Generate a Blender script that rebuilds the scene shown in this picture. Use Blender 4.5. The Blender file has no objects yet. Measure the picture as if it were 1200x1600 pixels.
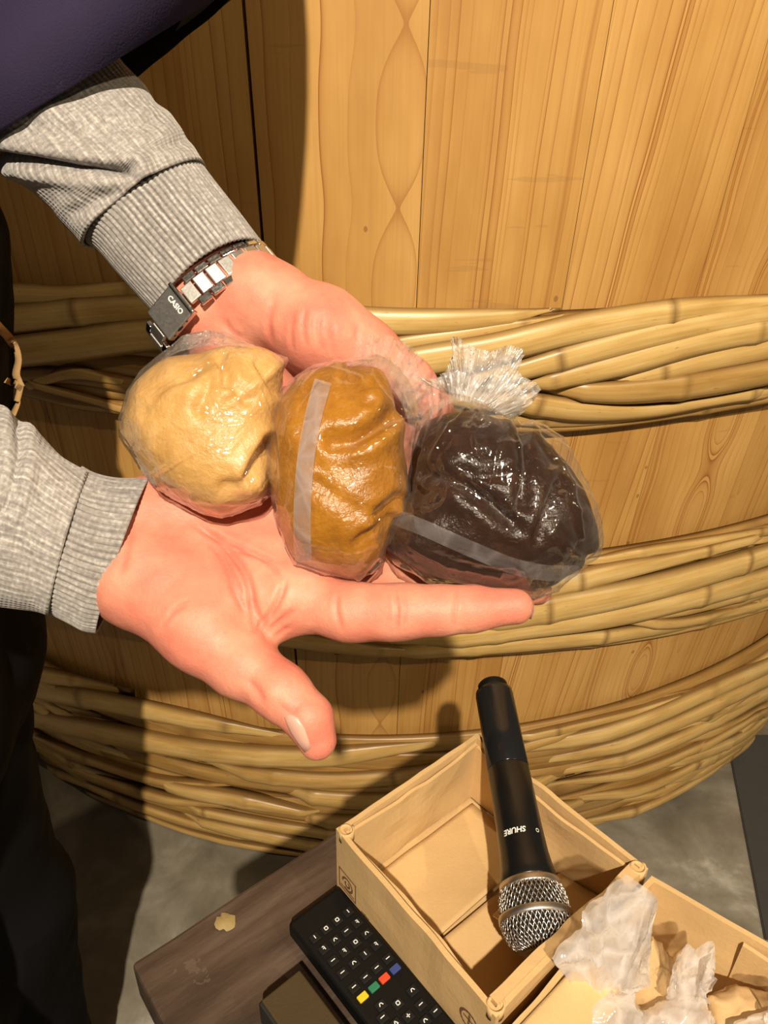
import bpy, bmesh, math, random
import numpy as np
from mathutils import Vector, Matrix
from mathutils.bvhtree import BVHTree

random.seed(7); rng = np.random.default_rng(7)
C = bpy.context.scene.collection
PI = math.pi

# ------------------------------------------------------------------ camera
HC = 1.32                     # camera height above the floor
TH, RO = math.radians(30.0), math.radians(1.27)
_f = np.array([0, math.cos(TH), -math.sin(TH)]); _u0 = np.array([0, math.sin(TH), math.cos(TH)]); _r0 = np.array([1.0, 0, 0])
_r = math.cos(RO)*_r0 + math.sin(RO)*_u0; _u = -math.sin(RO)*_r0 + math.cos(RO)*_u0
CAM = np.array([0, 0, HC])
cd = bpy.data.cameras.new('camera'); cam = bpy.data.objects.new('camera', cd); C.objects.link(cam)
cd.sensor_fit = 'HORIZONTAL'; cd.sensor_width = 36; cd.lens = 36.0; cd.clip_start = 0.02
cam.matrix_world = Matrix(((_r[0], _u[0], -_f[0], 0), (_r[1], _u[1], -_f[1], 0), (_r[2], _u[2], -_f[2], HC), (0, 0, 0, 1)))
bpy.context.scene.camera = cam

# ------------------------------------------------------------------ light
sc = bpy.context.scene
sc.view_settings.view_transform = 'Standard'; sc.view_settings.look = 'None'
sc.view_settings.gamma = 1; sc.view_settings.use_curve_mapping = False
sc.view_settings.exposure = 0.0
w = bpy.data.worlds.new('world'); sc.world = w; w.use_nodes = True
w.node_tree.nodes['Background'].inputs[0].default_value = (1.0, 0.80, 0.56, 1)
w.node_tree.nodes['Background'].inputs[1].default_value = 0.085
def spot(name, loc, target, energy, color, size, angle, blend=0.3):
    l = bpy.data.lights.new(name, 'SPOT'); l.energy = energy; l.color = color; l.shadow_soft_size = size
    l.spot_size = math.radians(angle); l.spot_blend = blend
    o = bpy.data.objects.new(name, l); C.objects.link(o); o.location = loc
    o.rotation_euler = (Vector(target) - Vector(loc)).to_track_quat('-Z', 'Y').to_euler()
    return o
spot('ceiling_spotlight', (0.07, -1.45, HC+1.60), (0.1, 0.7, HC-0.4), 520, (1.0, 0.86, 0.66), 0.028, 75)
spot('side_spotlight', (1.75, -1.0, HC+1.55), (-0.1, 0.7, HC-0.5), 90, (1.0, 0.80, 0.50), 0.03, 75)

# ------------------------------------------------------------------ helpers
def W(px, py, d):
    """point seen at pixel (px, py) of the 1200x1600 frame at depth d in front of the lens"""
    return CAM + d*(_f + (px-600)/1200*_r - (py-800)/1200*_u)
def to_px(P):
    Q = np.asarray(P) - CAM; z = Q @ _f
    return np.stack([600+1200*(Q@_r)/z, 800-1200*(Q@_u)/z, z], -1)
def plane_pt(px, py, z):
    d = _f + (px-600)/1200*_r - (py-800)/1200*_u
    return CAM + d*((z-HC)/d[2])
def ray(px, py):
    d = _f + (px-600)/1200*_r - (py-800)/1200*_u
    return Vector(CAM), Vector(d).normalized()

def mesh_obj(name, verts, faces, mat=None, parent=None, smooth=True, uv=None, attrs=None):
    me = bpy.data.meshes.new(name)
    verts = np.asarray(verts, dtype=float)
    me.from_pydata(verts.tolist(), [], [tuple(int(i) for i in f) for f in faces])
    if smooth: me.polygons.foreach_set('use_smooth', [True]*len(me.polygons))
    if uv is not None:
        l = me.uv_layers.new(name='UVMap'); li = np.zeros(len(me.loops), dtype=np.int32)
        me.loops.foreach_get('vertex_index', li)
        l.data.foreach_set('uv', np.asarray(uv, dtype=np.float32)[li].ravel())
    if attrs:
        for k, v in attrs.items():
            a = me.attributes.new(k, 'FLOAT', 'POINT'); a.data.foreach_set('value', np.asarray(v, dtype=np.float32))
    me.update()
    o = bpy.data.objects.new(name, me); C.objects.link(o)
    if mat: me.materials.append(mat)
    if parent: o.parent = parent; o.matrix_parent_inverse = parent.matrix_basis.inverted()
    return o
def bm_obj(name, bm, mat=None, parent=None, smooth=False):
    me = bpy.data.meshes.new(name); bm.normal_update(); bm.to_mesh(me); bm.free()
    if smooth: me.polygons.foreach_set('use_smooth', [True]*len(me.polygons))
    o = bpy.data.objects.new(name, me); C.objects.link(o)
    if mat: me.materials.append(mat)
    if parent: o.parent = parent; o.matrix_parent_inverse = parent.matrix_basis.inverted()
    return o
def thing(name, label, cat, loc=(0, 0, 0), group=None):
    o = bpy.data.objects.new(name, None); C.objects.link(o); o.location = loc; o.empty_display_size = 0.05
    o['label'] = label; o['category'] = cat
    if group: o['group'] = group
    return o
def grid_faces(nr, nc, closed=False):
    F = []
    for i in range(nr-1):
        for j in range(nc if closed else nc-1):
            a = i*nc+j; b = i*nc+(j+1) % nc
            F.append((a, b, b+nc, a+nc))
    return F
def catmull(P, n):
    """resample polyline rows P (k x m) to n rows, smooth"""
    P = np.asarray(P, float); k = len(P)
    if k == 2: t = np.linspace(0, 1, n)[:, None]; return P[0]*(1-t)+P[1]*t
    L = np.concatenate([[0], np.cumsum(np.linalg.norm(np.diff(P[:, :2], axis=0), axis=1)+1e-9)])
    s = np.linspace(0, L[-1], n); out = []
    m = np.gradient(P, L, axis=0)
    for x in s:
        i = min(max(np.searchsorted(L, x)-1, 0), k-2); h = L[i+1]-L[i]; t = (x-L[i])/h
        out.append((2*t**3-3*t**2+1)*P[i]+(t**3-2*t**2+t)*h*m[i]+(-2*t**3+3*t**2)*P[i+1]+(t**3-t**2)*h*m[i+1])
    return np.array(out)
def box_bm(bm, M, sx, sy, sz, bevel=0.0, seg=2):
    r = bmesh.ops.create_cube(bm, size=1.0, matrix=M @ Matrix.Diagonal((sx, sy, sz, 1)))
    if bevel > 0:
        es = list({e for v in r['verts'] for e in v.link_edges})
        bmesh.ops.bevel(bm, geom=es, offset=bevel, segments=seg, affect='EDGES', profile=0.5)
def frame(o, x, y, z):
    return Matrix(((x[0], y[0], z[0], o[0]), (x[1], y[1], z[1], o[1]), (x[2], y[2], z[2], o[2]), (0, 0, 0, 1)))
def unit(v): v = np.asarray(v, float); return v/np.linalg.norm(v)
def lathe(name, prof, o, axis, mat, parent, n=40, side=None):
    """prof: list of (along axis, radius)"""
    a = unit(axis); s = unit(np.cross(a, side if side is not None else (0, 0, 1))); t = np.cross(a, s)
    V = []
    for z, r in prof:
        for j in range(n):
            q = 2*PI*j/n; V.append(np.asarray(o)+a*z+(s*math.cos(q)+t*math.sin(q))*r)
    F = grid_faces(len(prof), n, True)
    F.append(tuple(range(n))[::-1]); F.append(tuple(range((len(prof)-1)*n, len(prof)*n)))
    return mesh_obj(name, V, F, mat, parent)
# smooth value noise on numpy points
_perm = rng.random((64, 64, 64)).astype(np.float32)
def vnoise(P):
    P = np.asarray(P, float); i = np.floor(P).astype(int); f = P-i; f = f*f*(3-2*f); r = 0
    for dx in (0, 1):
        for dy in (0, 1):
            for dz in (0, 1):
                wgt = (f[..., 0] if dx else 1-f[..., 0])*(f[..., 1] if dy else 1-f[..., 1])*(f[..., 2] if dz else 1-f[..., 2])
                r = r+wgt*_perm[(i[..., 0]+dx) % 64, (i[..., 1]+dy) % 64, (i[..., 2]+dz) % 64]
    return r*2-1
def fbm(P, o=3):
    s = 0; a = 1.0
    for k in range(o): s = s+a*vnoise(np.asarray(P)*2**k+17.3*k); a *= 0.5
    return s
def ridge(P): return 1-np.abs(vnoise(P))*2.2

# ------------------------------------------------------------------ materials
class NT:
    def __init__(s, name):
        s.m = bpy.data.materials.new(name); s.m.use_nodes = True; s.t = s.m.node_tree; s.t.nodes.clear()
        s.out = s.n('ShaderNodeOutputMaterial')
    def n(s, t, **k):
        x = s.t.nodes.new(t)
        for a, b in k.items(): setattr(x, a, b)
        return x
    def l(s, a, b): s.t.links.new(a, b)
    def val(s, sock, v):
        if isinstance(v, bpy.types.NodeSocket): s.l(v, sock)
        elif v is not None: sock.default_value = v
    def math(s, op, a, b=None, c=None, clamp=False):
        x = s.n('ShaderNodeMath', operation=op, use_clamp=clamp)
        for i, v in enumerate((a, b, c)):
            if v is not None: s.val(x.inputs[i], v)
        return x.outputs[0]
    def noise(s, vec, scale, detail=3, rough=0.5, dist=0.0):
        x = s.n('ShaderNodeTexNoise'); x.inputs['Scale'].default_value = scale; x.inputs['Detail'].default_value = detail
        x.inputs['Roughness'].default_value = rough; x.inputs['Distortion'].default_value = dist
        if vec is not None: s.l(vec, x.inputs['Vector'])
        return x.outputs['Fac']
    def mapping(s, vec, scale=(1, 1, 1), loc=None):
        x = s.n('ShaderNodeMapping'); s.l(vec, x.inputs['Vector']); x.inputs['Scale'].default_value = scale
        if loc is not None: s.val(x.inputs['Location'], loc)
        return x.outputs[0]
    def ramp(s, fac, stops):
        x = s.n('ShaderNodeValToRGB'); s.l(fac, x.inputs[0]); e = x.color_ramp.elements
        while len(e) < len(stops): e.new(0.5)
        for i, (p, c) in enumerate(stops):
            e[i].position = p; e[i].color = (*c, 1) if len(c) == 3 else c
        return x.outputs[0]
    def mix(s, fac, a, b, mode='MIX'):
        x = s.n('ShaderNodeMix', data_type='RGBA', blend_type=mode)
        s.val(x.inputs[0], fac)
        for sock, v in ((x.inputs[6], a), (x.inputs[7], b)):
            s.val(sock, (*v, 1) if isinstance(v, tuple) and len(v) == 3 else v)
        return x.outputs[2]
    def bump(s, h, strength, dist=0.001, nrm=None):
        x = s.n('ShaderNodeBump'); x.inputs['Strength'].default_value = strength; x.inputs['Distance'].default_value = dist
        s.l(h, x.inputs['Height'])
        if nrm is not None: s.l(nrm, x.inputs['Normal'])
        return x.outputs[0]
    def bsdf(s, color, rough=0.5, nrm=None, **k):
        x = s.n('ShaderNodeBsdfPrincipled'); s.val(x.inputs['Base Color'], (*color, 1) if isinstance(color, tuple) else color)
        s.val(x.inputs['Roughness'], rough)
        if nrm is not None: s.l(nrm, x.inputs['Normal'])
        for a, b in k.items(): s.val(x.inputs[a.replace('_', ' ')], b)
        s.l(x.outputs[0], s.out.inputs[0]); return x
    def tc(s, o='Object'): return s.n('ShaderNodeTexCoord').outputs[o]
    def oattr(s, name): return s.n('ShaderNodeAttribute', attribute_type='OBJECT', attribute_name=name).outputs['Fac']
    def gattr(s, name): return s.n('ShaderNodeAttribute', attribute_type='GEOMETRY', attribute_name=name).outputs['Fac']
    def rnd(s): return s.n('ShaderNodeObjectInfo').outputs['Random']

def m_simple(name, col, rough=0.5, metallic=0.0, var=0.15, scale=30, bump=0.0, bscale=200, **k):
    t = NT(name); v = t.tc(); n = t.noise(v, scale, 4)
    c = t.mix(n, tuple(x*(1-var) for x in col), tuple(min(1, x*(1+var)) for x in col))
    nr = t.bump(t.noise(v, bscale, 3), bump, 0.001) if bump else None
    t.bsdf(c, rough, nr, Metallic=metallic, **k); return t.m

def m_stave():
    t = NT('cedar_stave'); uv = t.tc('UV'); sx = t.n('ShaderNodeSeparateXYZ'); t.l(uv, sx.inputs[0])
    u, v = sx.outputs[0], sx.outputs[1]
    seed = t.oattr('grain_seed'); u0 = t.oattr('grain_u'); hb = t.oattr('grain_h'); ha = t.oattr('grain_a'); v0 = t.oattr('grain_v'); lean = t.oattr('grain_lean')
    off = t.n('ShaderNodeCombineXYZ'); t.l(t.math('MULTIPLY', seed, 7.3), off.inputs[1]); t.l(seed, off.inputs[0]); t.l(t.math('MULTIPLY', seed, 3.1), off.inputs[2])
    add = t.n('ShaderNodeVectorMath', operation='ADD'); t.l(uv, add.inputs[0]); t.l(off.outputs[0], add.inputs[1]); P = add.outputs[0]
    wob = t.noise(t.mapping(P, (9, 2.2, 1)), 1.0, 2)
    du = t.math('SUBTRACT', u, u0); du = t.math('ADD', du, t.math('MULTIPLY', t.math('SUBTRACT', v, v0), lean))
    du = t.math('ADD', du, t.math('MULTIPLY', t.math('SUBTRACT', wob, 0.5), 0.022))
    sn = t.math('SINE', t.math('MULTIPLY', t.math('SUBTRACT', v, v0), PI/0.160))
    h = t.math('ADD', hb, t.math('MULTIPLY', ha, t.math('MULTIPLY', sn, sn)))
    d = t.math('SQRT', t.math('ADD', t.math('MULTIPLY', du, du), t.math('MULTIPLY', h, h)))
    ring = t.math('DIVIDE', d, t.oattr('grain_s')); rn = t.n('ShaderNodeTexNoise', noise_dimensions='1D'); rn.inputs['Detail'].default_value = 1; rn.inputs['Scale'].default_value = 0.8; t.l(t.math('ADD', ring, seed), rn.inputs['W']); ring = t.math('ADD', ring, t.math('MULTIPLY', t.math('SUBTRACT', rn.outputs['Fac'], 0.5), t.oattr('grain_j')))
    fr = t.math('FRACT', ring); cell = t.math('FLOOR', ring)
    wn = t.n('ShaderNodeTexWhiteNoise', noise_dimensions='1D'); t.l(t.math('ADD', cell, seed), wn.inputs['W']); rr = wn.outputs['Value']
    # latewood lines of constant real width, sharp on the outer side
    dist = t.math('MULTIPLY', t.math('SUBTRACT', 1.0, fr), t.oattr('grain_s'))
    line = t.math('ADD', t.math('MULTIPLY', t.math('EXPONENT', t.math('MULTIPLY', dist, -1/0.0013)), 1.0), t.math('MULTIPLY', t.math('EXPONENT', t.math('MULTIPLY', dist, -1/0.0045)), 0.20))
    line = t.math('MULTIPLY', line, t.math('ADD', 0.22, t.math('MULTIPLY', rr, 0.85)))
    soft = t.math('MULTIPLY', fr, t.math('MULTIPLY', rr, 0.14))
    streak = t.noise(t.mapping(P, (260, 5, 1)), 1.0, 3, 0.6)
    blotch = t.noise(t.mapping(P, (9, 3, 1)), 1.0, 4, 0.55)
    base = t.ramp(blotch, [(0.30, (0.44, 0.225, 0.056)), (0.5, (0.56, 0.315, 0.092)), (0.72, (0.66, 0.395, 0.135))])
    base = t.mix(t.math('MULTIPLY', t.math('SUBTRACT', streak, 0.35, clamp=True), 0.7), base, (0.36, 0.17, 0.045))
    tint = t.ramp(t.oattr('grain_tint'), [(0, (0.80, 0.78, 0.72)), (1, (1.0, 1.0, 1.0))])
    base = t.mix(1.0, base, tint, 'MULTIPLY')
    c = t.mix(t.math('ADD', t.math('MULTIPLY', line, 0.90), soft, clamp=True), base, (0.290, 0.098, 0.016))
    # horizontal scuffs and small dark specks
    scuff = t.noise(t.mapping(P, (6, 60, 1)), 1.0, 3)
    c = t.mix(t.math('MULTIPLY', t.math('GREATER_THAN', scuff, 0.70), 0.18), c, (0.22, 0.12, 0.05))
    spk = t.n('ShaderNodeTexVoronoi'); spk.inputs['Scale'].default_value = 1.0; t.l(t.mapping(P, (16, 11, 1)), spk.inputs['Vector'])
    c = t.mix(t.math('MULTIPLY', t.math('LESS_THAN', spk.outputs['Distance'], 0.045), 0.5), c, (0.12, 0.05, 0.015))
    hgt = t.math('SUBTRACT', t.math('MULTIPLY', streak, 0.6), line)
    t.bsdf(c, t.math('ADD', 0.40, t.math('MULTIPLY', streak, 0.2)), t.bump(hgt, 0.14, 0.0006)); return t.m

def m_bamboo():
    t = NT('split_bamboo'); uv = t.tc('UV'); r = t.rnd(); add = t.n('ShaderNodeVectorMath', operation='ADD')
    cb = t.n('ShaderNodeCombineXYZ'); t.l(t.math('MULTIPLY', r, 37.0), cb.inputs[0]); t.l(t.math('MULTIPLY', r, 91.0), cb.inputs[1])
    t.l(uv, add.inputs[0]); t.l(cb.outputs[0], add.inputs[1]); P = add.outputs[0]
    st = t.noise(t.mapping(P, (3.5, 400, 1)), 1.0, 3, 0.6); bl = t.noise(t.mapping(P, (9, 60, 1)), 1.0, 4, 0.55)
    c = t.ramp(bl, [(0.28, (0.50, 0.31, 0.095)), (0.5, (0.67, 0.455, 0.17)), (0.72, (0.78, 0.57, 0.25))])
    c = t.mix(t.math('MULTIPLY', t.math('SUBTRACT', st, 0.4, clamp=True), 1.2), c, (0.34, 0.20, 0.055))
    tint = t.ramp(t.oattr('age'), [(0, (1.0, 1.0, 1.0)), (0.5, (0.80, 0.74, 0.66)), (1, (0.42, 0.31, 0.20))])
    c = t.mix(1.0, c, tint, 'MULTIPLY')
    sp = t.noise(t.mapping(P, (70, 300, 1)), 1.0, 2)
    c = t.mix(t.math('MULTIPLY', t.math('GREATER_THAN', sp, 0.71), 0.45), c, (0.20, 0.10, 0.03))
    c = t.mix(t.math('MULTIPLY', t.gattr('node'), 0.75), c, (0.17, 0.085, 0.022))
    c = t.mix(t.math('MULTIPLY', t.gattr('edge'), 0.85), c, (0.13, 0.06, 0.016))
    t.bsdf(c, 0.36, t.bump(st, 0.25, 0.0006)); return t.m

def m_concrete():
    t = NT('worn_concrete'); v = t.tc(); a = t.noise(v, 5, 6, 0.6, 0.4); b = t.noise(v, 26, 5, 0.65)
    c = t.ramp(a, [(0.3, (0.10, 0.088, 0.066)), (0.48, (0.215, 0.19, 0.145)), (0.60, (0.33, 0.30, 0.245)), (0.70, (0.62, 0.59, 0.52))])
    c = t.mix(t.math('MULTIPLY', b, 0.5), c, (0.12, 0.10, 0.075), 'MIX')
    t.bsdf(c, t.math('ADD', 0.30, t.math('MULTIPLY', b, 0.35)), t.bump(b, 0.3, 0.003)); return t.m

def m_skin():
    t = NT('skin'); v = t.tc(); a = t.noise(v, 38, 4, 0.55); b = t.noise(v, 300, 4, 0.65); d = t.noise(v, 1300, 2)
    c = t.ramp(a, [(0.32, (0.56, 0.180, 0.125)), (0.5, (0.63, 0.235, 0.160)), (0.68, (0.69, 0.300, 0.205))])
    c = t.mix(t.math('MULTIPLY', t.gattr('flush'), 0.7), c, (0.58, 0.135, 0.10))
    h = t.math('ADD', t.math('MULTIPLY', b, 0.8), t.math('MULTIPLY', d, 0.25))
    t.bsdf(c, 0.50, t.bump(h, 0.55, 0.0008), Specular_IOR_Level=0.32, Subsurface_Weight=0.22, Subsurface_Radius=(1.0, 0.35, 0.2), Subsurface_Scale=0.004)
    return t.m

def m_knit():
    t = NT('grey_marl_knit'); uv = t.tc('UV'); ob = t.tc()
    n1 = t.noise(ob, 420, 3, 0.6); n2 = t.noise(t.mapping(uv, (900, 40, 1)), 1.0, 2); n3 = t.noise(ob, 60, 3)
    wv = t.n('ShaderNodeTexWave', wave_type='BANDS', bands_direction='X'); wv.inputs['Scale'].default_value = 95; wv.inputs['Distortion'].default_value = 0.6; wv.inputs['Detail'].default_value = 1
    t.l(uv, wv.inputs['Vector'])
    wy = t.n('ShaderNodeTexWave', wave_type='BANDS', bands_direction='Y'); wy.inputs['Scale'].default_value = 110; wy.inputs['Distortion'].default_value = 1.2
    t.l(uv, wy.inputs['Vector'])
    k = t.math('ADD', t.math('MULTIPLY', wv.outputs['Fac'], 0.7), t.math('MULTIPLY', wy.outputs['Fac'], 0.3))
    f = t.math('ADD', t.math('MULTIPLY', n1, 0.55), t.math('MULTIPLY', n2, 0.45))
    c = t.ramp(f, [(0.33, (0.17, 0.155, 0.15)), (0.5, (0.36, 0.335, 0.32)), (0.66, (0.66, 0.63, 0.60))])
    c = t.mix(t.math('MULTIPLY', t.math('SUBTRACT', 1.0, k), 0.45), c, (0.09, 0.08, 0.075))
    c = t.mix(t.math('MULTIPLY', n3, 0.35), c, (0.30, 0.275, 0.26))
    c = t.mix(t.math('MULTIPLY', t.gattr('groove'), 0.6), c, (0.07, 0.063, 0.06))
    t.bsdf(c, 0.9, t.bump(t.math('ADD', k, t.math('MULTIPLY', n1, 0.6)), 0.6, 0.0007), Sheen_Weight=0.25); return t.m

def m_cloth(name, col, rough=0.85, scale=900):
    t = NT(name); v = t.tc(); a = t.noise(v, 18, 4); b = t.noise(v, scale, 2)
    c = t.mix(a, tuple(x*0.7 for x in col), tuple(x*1.3 for x in col))
    st = t.noise(t.mapping(v, (60, 20, 60)), 1.0, 4, 0.7)
    c = t.mix(t.math('MULTIPLY', t.math('GREATER_THAN', st, 0.68), 0.12), c, tuple(min(1, x*2.5+0.03) for x in col))
    t.bsdf(c, rough, t.bump(b, 0.4, 0.0006), Specular_IOR_Level=0.12); return t.m

def m_miso(name, c0, c1, c2, rough=0.32, spec=0.5):
    t = NT(name); v = t.tc(); a = t.noise(v, 55, 5, 0.6, 0.5); b = t.noise(v, 260, 4, 0.6)
    c = t.ramp(t.math('ADD', t.math('MULTIPLY', a, 0.7), t.math('MULTIPLY', b, 0.3)), [(0.3, c0), (0.5, c1), (0.68, c2)])
    vo = t.n('ShaderNodeTexVoronoi'); vo.inputs['Scale'].default_value = 190; t.l(v, vo.inputs['Vector'])
    grit = t.math('LESS_THAN', vo.outputs['Distance'], 0.20)
    c = t.mix(t.math('MULTIPLY', grit, 0.35), c, c2)
    t.bsdf(c, rough, t.bump(t.math('ADD', a, t.math('MULTIPLY', b, 0.5)), 0.5, 0.003), Subsurface_Weight=0.1, Subsurface_Radius=(1, 0.5, 0.2), Subsurface_Scale=0.004, Specular_IOR_Level=spec); return t.m

def m_film(name, haze=0.05, col=(0.85, 0.83, 0.82), rough=0.12, bump=0.5, scale=90, gl=1.0, edge=0.0):
    """thin clear plastic: see-through, with a skin reflection and a little milkiness"""
    t = NT(name); v = t.tc(); a = t.noise(v, scale, 3, 0.6, 0.8); vo = t.n('ShaderNodeTexVoronoi', feature='DISTANCE_TO_EDGE'); vo.inputs['Scale'].default_value = scale*0.8
    t.l(v, vo.inputs['Vector']); cr = t.math('SUBTRACT', 1.0, t.math('MULTIPLY', vo.outputs['Distance'], 6.0), clamp=True)
    nr = t.bump(t.math('ADD', a, t.math('MULTIPLY', cr, 0.35)), bump, 0.004)
    tr = t.n('ShaderNodeBsdfTransparent'); tr.inputs[0].default_value = (0.97, 0.97, 0.97, 1)
    g = t.n('ShaderNodeBsdfGlossy'); g.inputs['Roughness'].default_value = rough; g.inputs['Color'].default_value = (1, 1, 1, 1); t.l(nr, g.inputs['Normal'])
    df = t.n('ShaderNodeBsdfDiffuse'); df.inputs[0].default_value = (*col, 1); t.l(nr, df.inputs['Normal'])
    tl = t.n('ShaderNodeBsdfTranslucent'); tl.inputs[0].default_value = (*col, 1); t.l(nr, tl.inputs['Normal'])
    dm = t.n('ShaderNodeMixShader'); dm.inputs[0].default_value = 0.5; t.l(df.outputs[0], dm.inputs[1]); t.l(tl.outputs[0], dm.inputs[2])
    lw = t.n('ShaderNodeLayerWeight'); t.l(nr, lw.inputs['Normal']); fr = t.math('ADD', 0.045, t.math('MULTIPLY', t.math('POWER', lw.outputs['Facing'], 4.0), 0.45))
    m1 = t.n('ShaderNodeMixShader'); hz = t.math('ADD', t.math('ADD', haze, t.math('MULTIPLY', cr, haze*0.8)), t.math('MULTIPLY', t.math('POWER', lw.outputs['Facing'], 2.5), edge), clamp=True); t.l(hz, m1.inputs[0])
    t.l(tr.outputs[0], m1.inputs[1]); t.l(dm.outputs[0], m1.inputs[2])
    m2 = t.n('ShaderNodeMixShader'); t.l(t.math('MULTIPLY', fr, gl, clamp=True), m2.inputs[0]); t.l(m1.outputs[0], m2.inputs[1]); t.l(g.outputs[0], m2.inputs[2])
    t.l(m2.outputs[0], t.out.inputs[0]); return t.m

def m_card(name='corrugated_card', col=(0.60, 0.40, 0.185)):
    t = NT(name); v = t.tc(); a = t.noise(v, 14, 5, 0.6); b = t.noise(v, 500, 3)
    c = t.mix(a, tuple(x*0.85 for x in col), tuple(x*1.15 for x in col))
    c = t.mix(t.math('MULTIPLY', b, 0.25), c, tuple(x*0.7 for x in col))
    t.bsdf(c, 0.75, t.bump(t.math('ADD', t.noise(v, 30, 4), t.math('MULTIPLY', b, 0.2)), 0.25, 0.004)); return t.m

def m_darkwood():
    t = NT('dark_plank'); v = t.tc(); r = t.n('ShaderNodeMapping'); t.l(v, r.inputs['Vector']); r.inputs['Rotation'].default_value = (0, 0, -math.radians(38)); P = r.outputs[0]
    a = t.noise(t.mapping(P, (6, 45, 20)), 1.0, 5, 0.6); b = t.noise(P, 22, 5, 0.65)
    c = t.ramp(a, [(0.3, (0.026, 0.015, 0.009)), (0.5, (0.058, 0.036, 0.024)), (0.68, (0.105, 0.070, 0.050))])
    c = t.mix(t.math('MULTIPLY', t.math('GREATER_THAN', b, 0.66), 0.22), c, (0.20, 0.15, 0.115))
    t.bsdf(c, 0.55, t.bump(t.math('ADD', a, b), 0.35, 0.003)); return t.m

def m_metal(name, col, rough=0.25, brushed=True):
    t = NT(name); v = t.tc(); n = t.noise(t.mapping(v, (900, 60, 900)), 1.0, 2)
    t.bsdf(t.mix(n, tuple(x*0.9 for x in col), col), t.math('ADD', rough, t.math('MULTIPLY', n, 0.12)), t.bump(n, 0.08, 0.0003), Metallic=1.0); return t.m

M = dict(stave=m_stave(), bamboo=m_bamboo(), concrete=m_concrete(), skin=m_skin(), knit=m_knit(),
    purple=m_cloth('purple_navy_cotton', (0.027, 0.021, 0.050)), black=m_cloth('black_cotton', (0.005, 0.005, 0.0055)),
    greycloth=m_cloth('dark_grey_lining', (0.075, 0.066, 0.064)), tan=m_cloth('tan_print', (0.36, 0.22, 0.10)), trouser=m_cloth('black_trouser_cloth', (0.005, 0.005, 0.006)),
    miso_w=m_miso('pale_miso', (0.48, 0.26, 0.072), (0.56, 0.32, 0.098), (0.66, 0.41, 0.16), 0.42),
    miso_b=m_miso('amber_miso', (0.25, 0.095, 0.004), (0.345, 0.138, 0.006), (0.43, 0.185, 0.014), 0.34),
    miso_d=m_miso('dark_miso', (0.016, 0.006, 0.003), (0.026, 0.010, 0.005), (0.045, 0.018, 0.008), 0.30, 0.25),
    film=m_film('clear_film', 0.006, rough=0.06, bump=0.25, scale=50, gl=1.6, edge=0.24), neckfilm=m_film('gathered_film', 0.10, (0.95, 0.92, 0.90), rough=0.07, bump=0.5, scale=80, gl=2.0, edge=0.3), darkstrip=m_film('dark_seam_film', 0.13, (0.62, 0.58, 0.60), 0.22, 0.15, gl=0.8), frill=m_film('crumpled_film', 0.34, (0.95, 0.93, 0.92), rough=0.14, bump=0.8, scale=110, gl=2.2),
    strip=m_film('seam_film', 0.30, (0.62, 0.56, 0.56), 0.25, 0.2, gl=0.8), milky=m_film('milky_polythene', 0.40, (0.96, 0.94, 0.94), 0.12, 0.45, 55, gl=1.8, edge=0.2),
    card=m_card(), kraft=m_card('kraft_paper', (0.52, 0.34, 0.16)), print=m_simple('brown_print', (0.20, 0.10, 0.05), 0.8), darkwood=m_darkwood(),
    steel=m_metal('brushed_steel', (0.70, 0.68, 0.65), 0.34), polished=m_metal('polished_steel', (0.72, 0.70, 0.66), 0.12), grille=m_metal('grille_wire', (0.66, 0.63, 0.60), 0.28),
    micblack=m_simple('satin_black', (0.006, 0.006, 0.0065), 0.30), foam=m_simple('black_foam', (0.006, 0.006, 0.006), 0.95),
    white=m_simple('white_print', (0.80, 0.80, 0.78), 0.6), plastic=m_simple('black_plastic', (0.004, 0.004, 0.004), 0.5, Specular_IOR_Level=0.25), rubber=m_simple('rubber_key', (0.008, 0.008, 0.008), 0.65, Specular_IOR_Level=0.25),
    yel=m_simple('yellow_key', (0.70, 0.50, 0.02), 0.5), grn=m_simple('green_key', (0.02, 0.17, 0.09), 0.5), red=m_simple('red_key', (0.70, 0.06, 0.02), 0.5), blu=m_simple('blue_key', (0.035, 0.06, 0.22), 0.5),
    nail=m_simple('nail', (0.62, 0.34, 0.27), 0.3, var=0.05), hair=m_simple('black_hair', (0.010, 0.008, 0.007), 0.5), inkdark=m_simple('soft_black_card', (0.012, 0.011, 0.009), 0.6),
    olive=m_card('brown_card', (0.050, 0.030, 0.008)), steelgrey=m_simple('floor_shadow_tone', (0.05, 0.045, 0.042), 0.8, bump=0.3))  # steelgrey: dark tone of the slab added as a floor shadow

# ------------------------------------------------------------------ structure: floor
def floor():
    bm = bmesh.new(); box_bm(bm, Matrix.Translation((0, 1.2, -0.05)), 7, 7, 0.1)
    o = bm_obj('floor', bm, M['concrete']); o['kind'] = 'structure'
floor()

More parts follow.
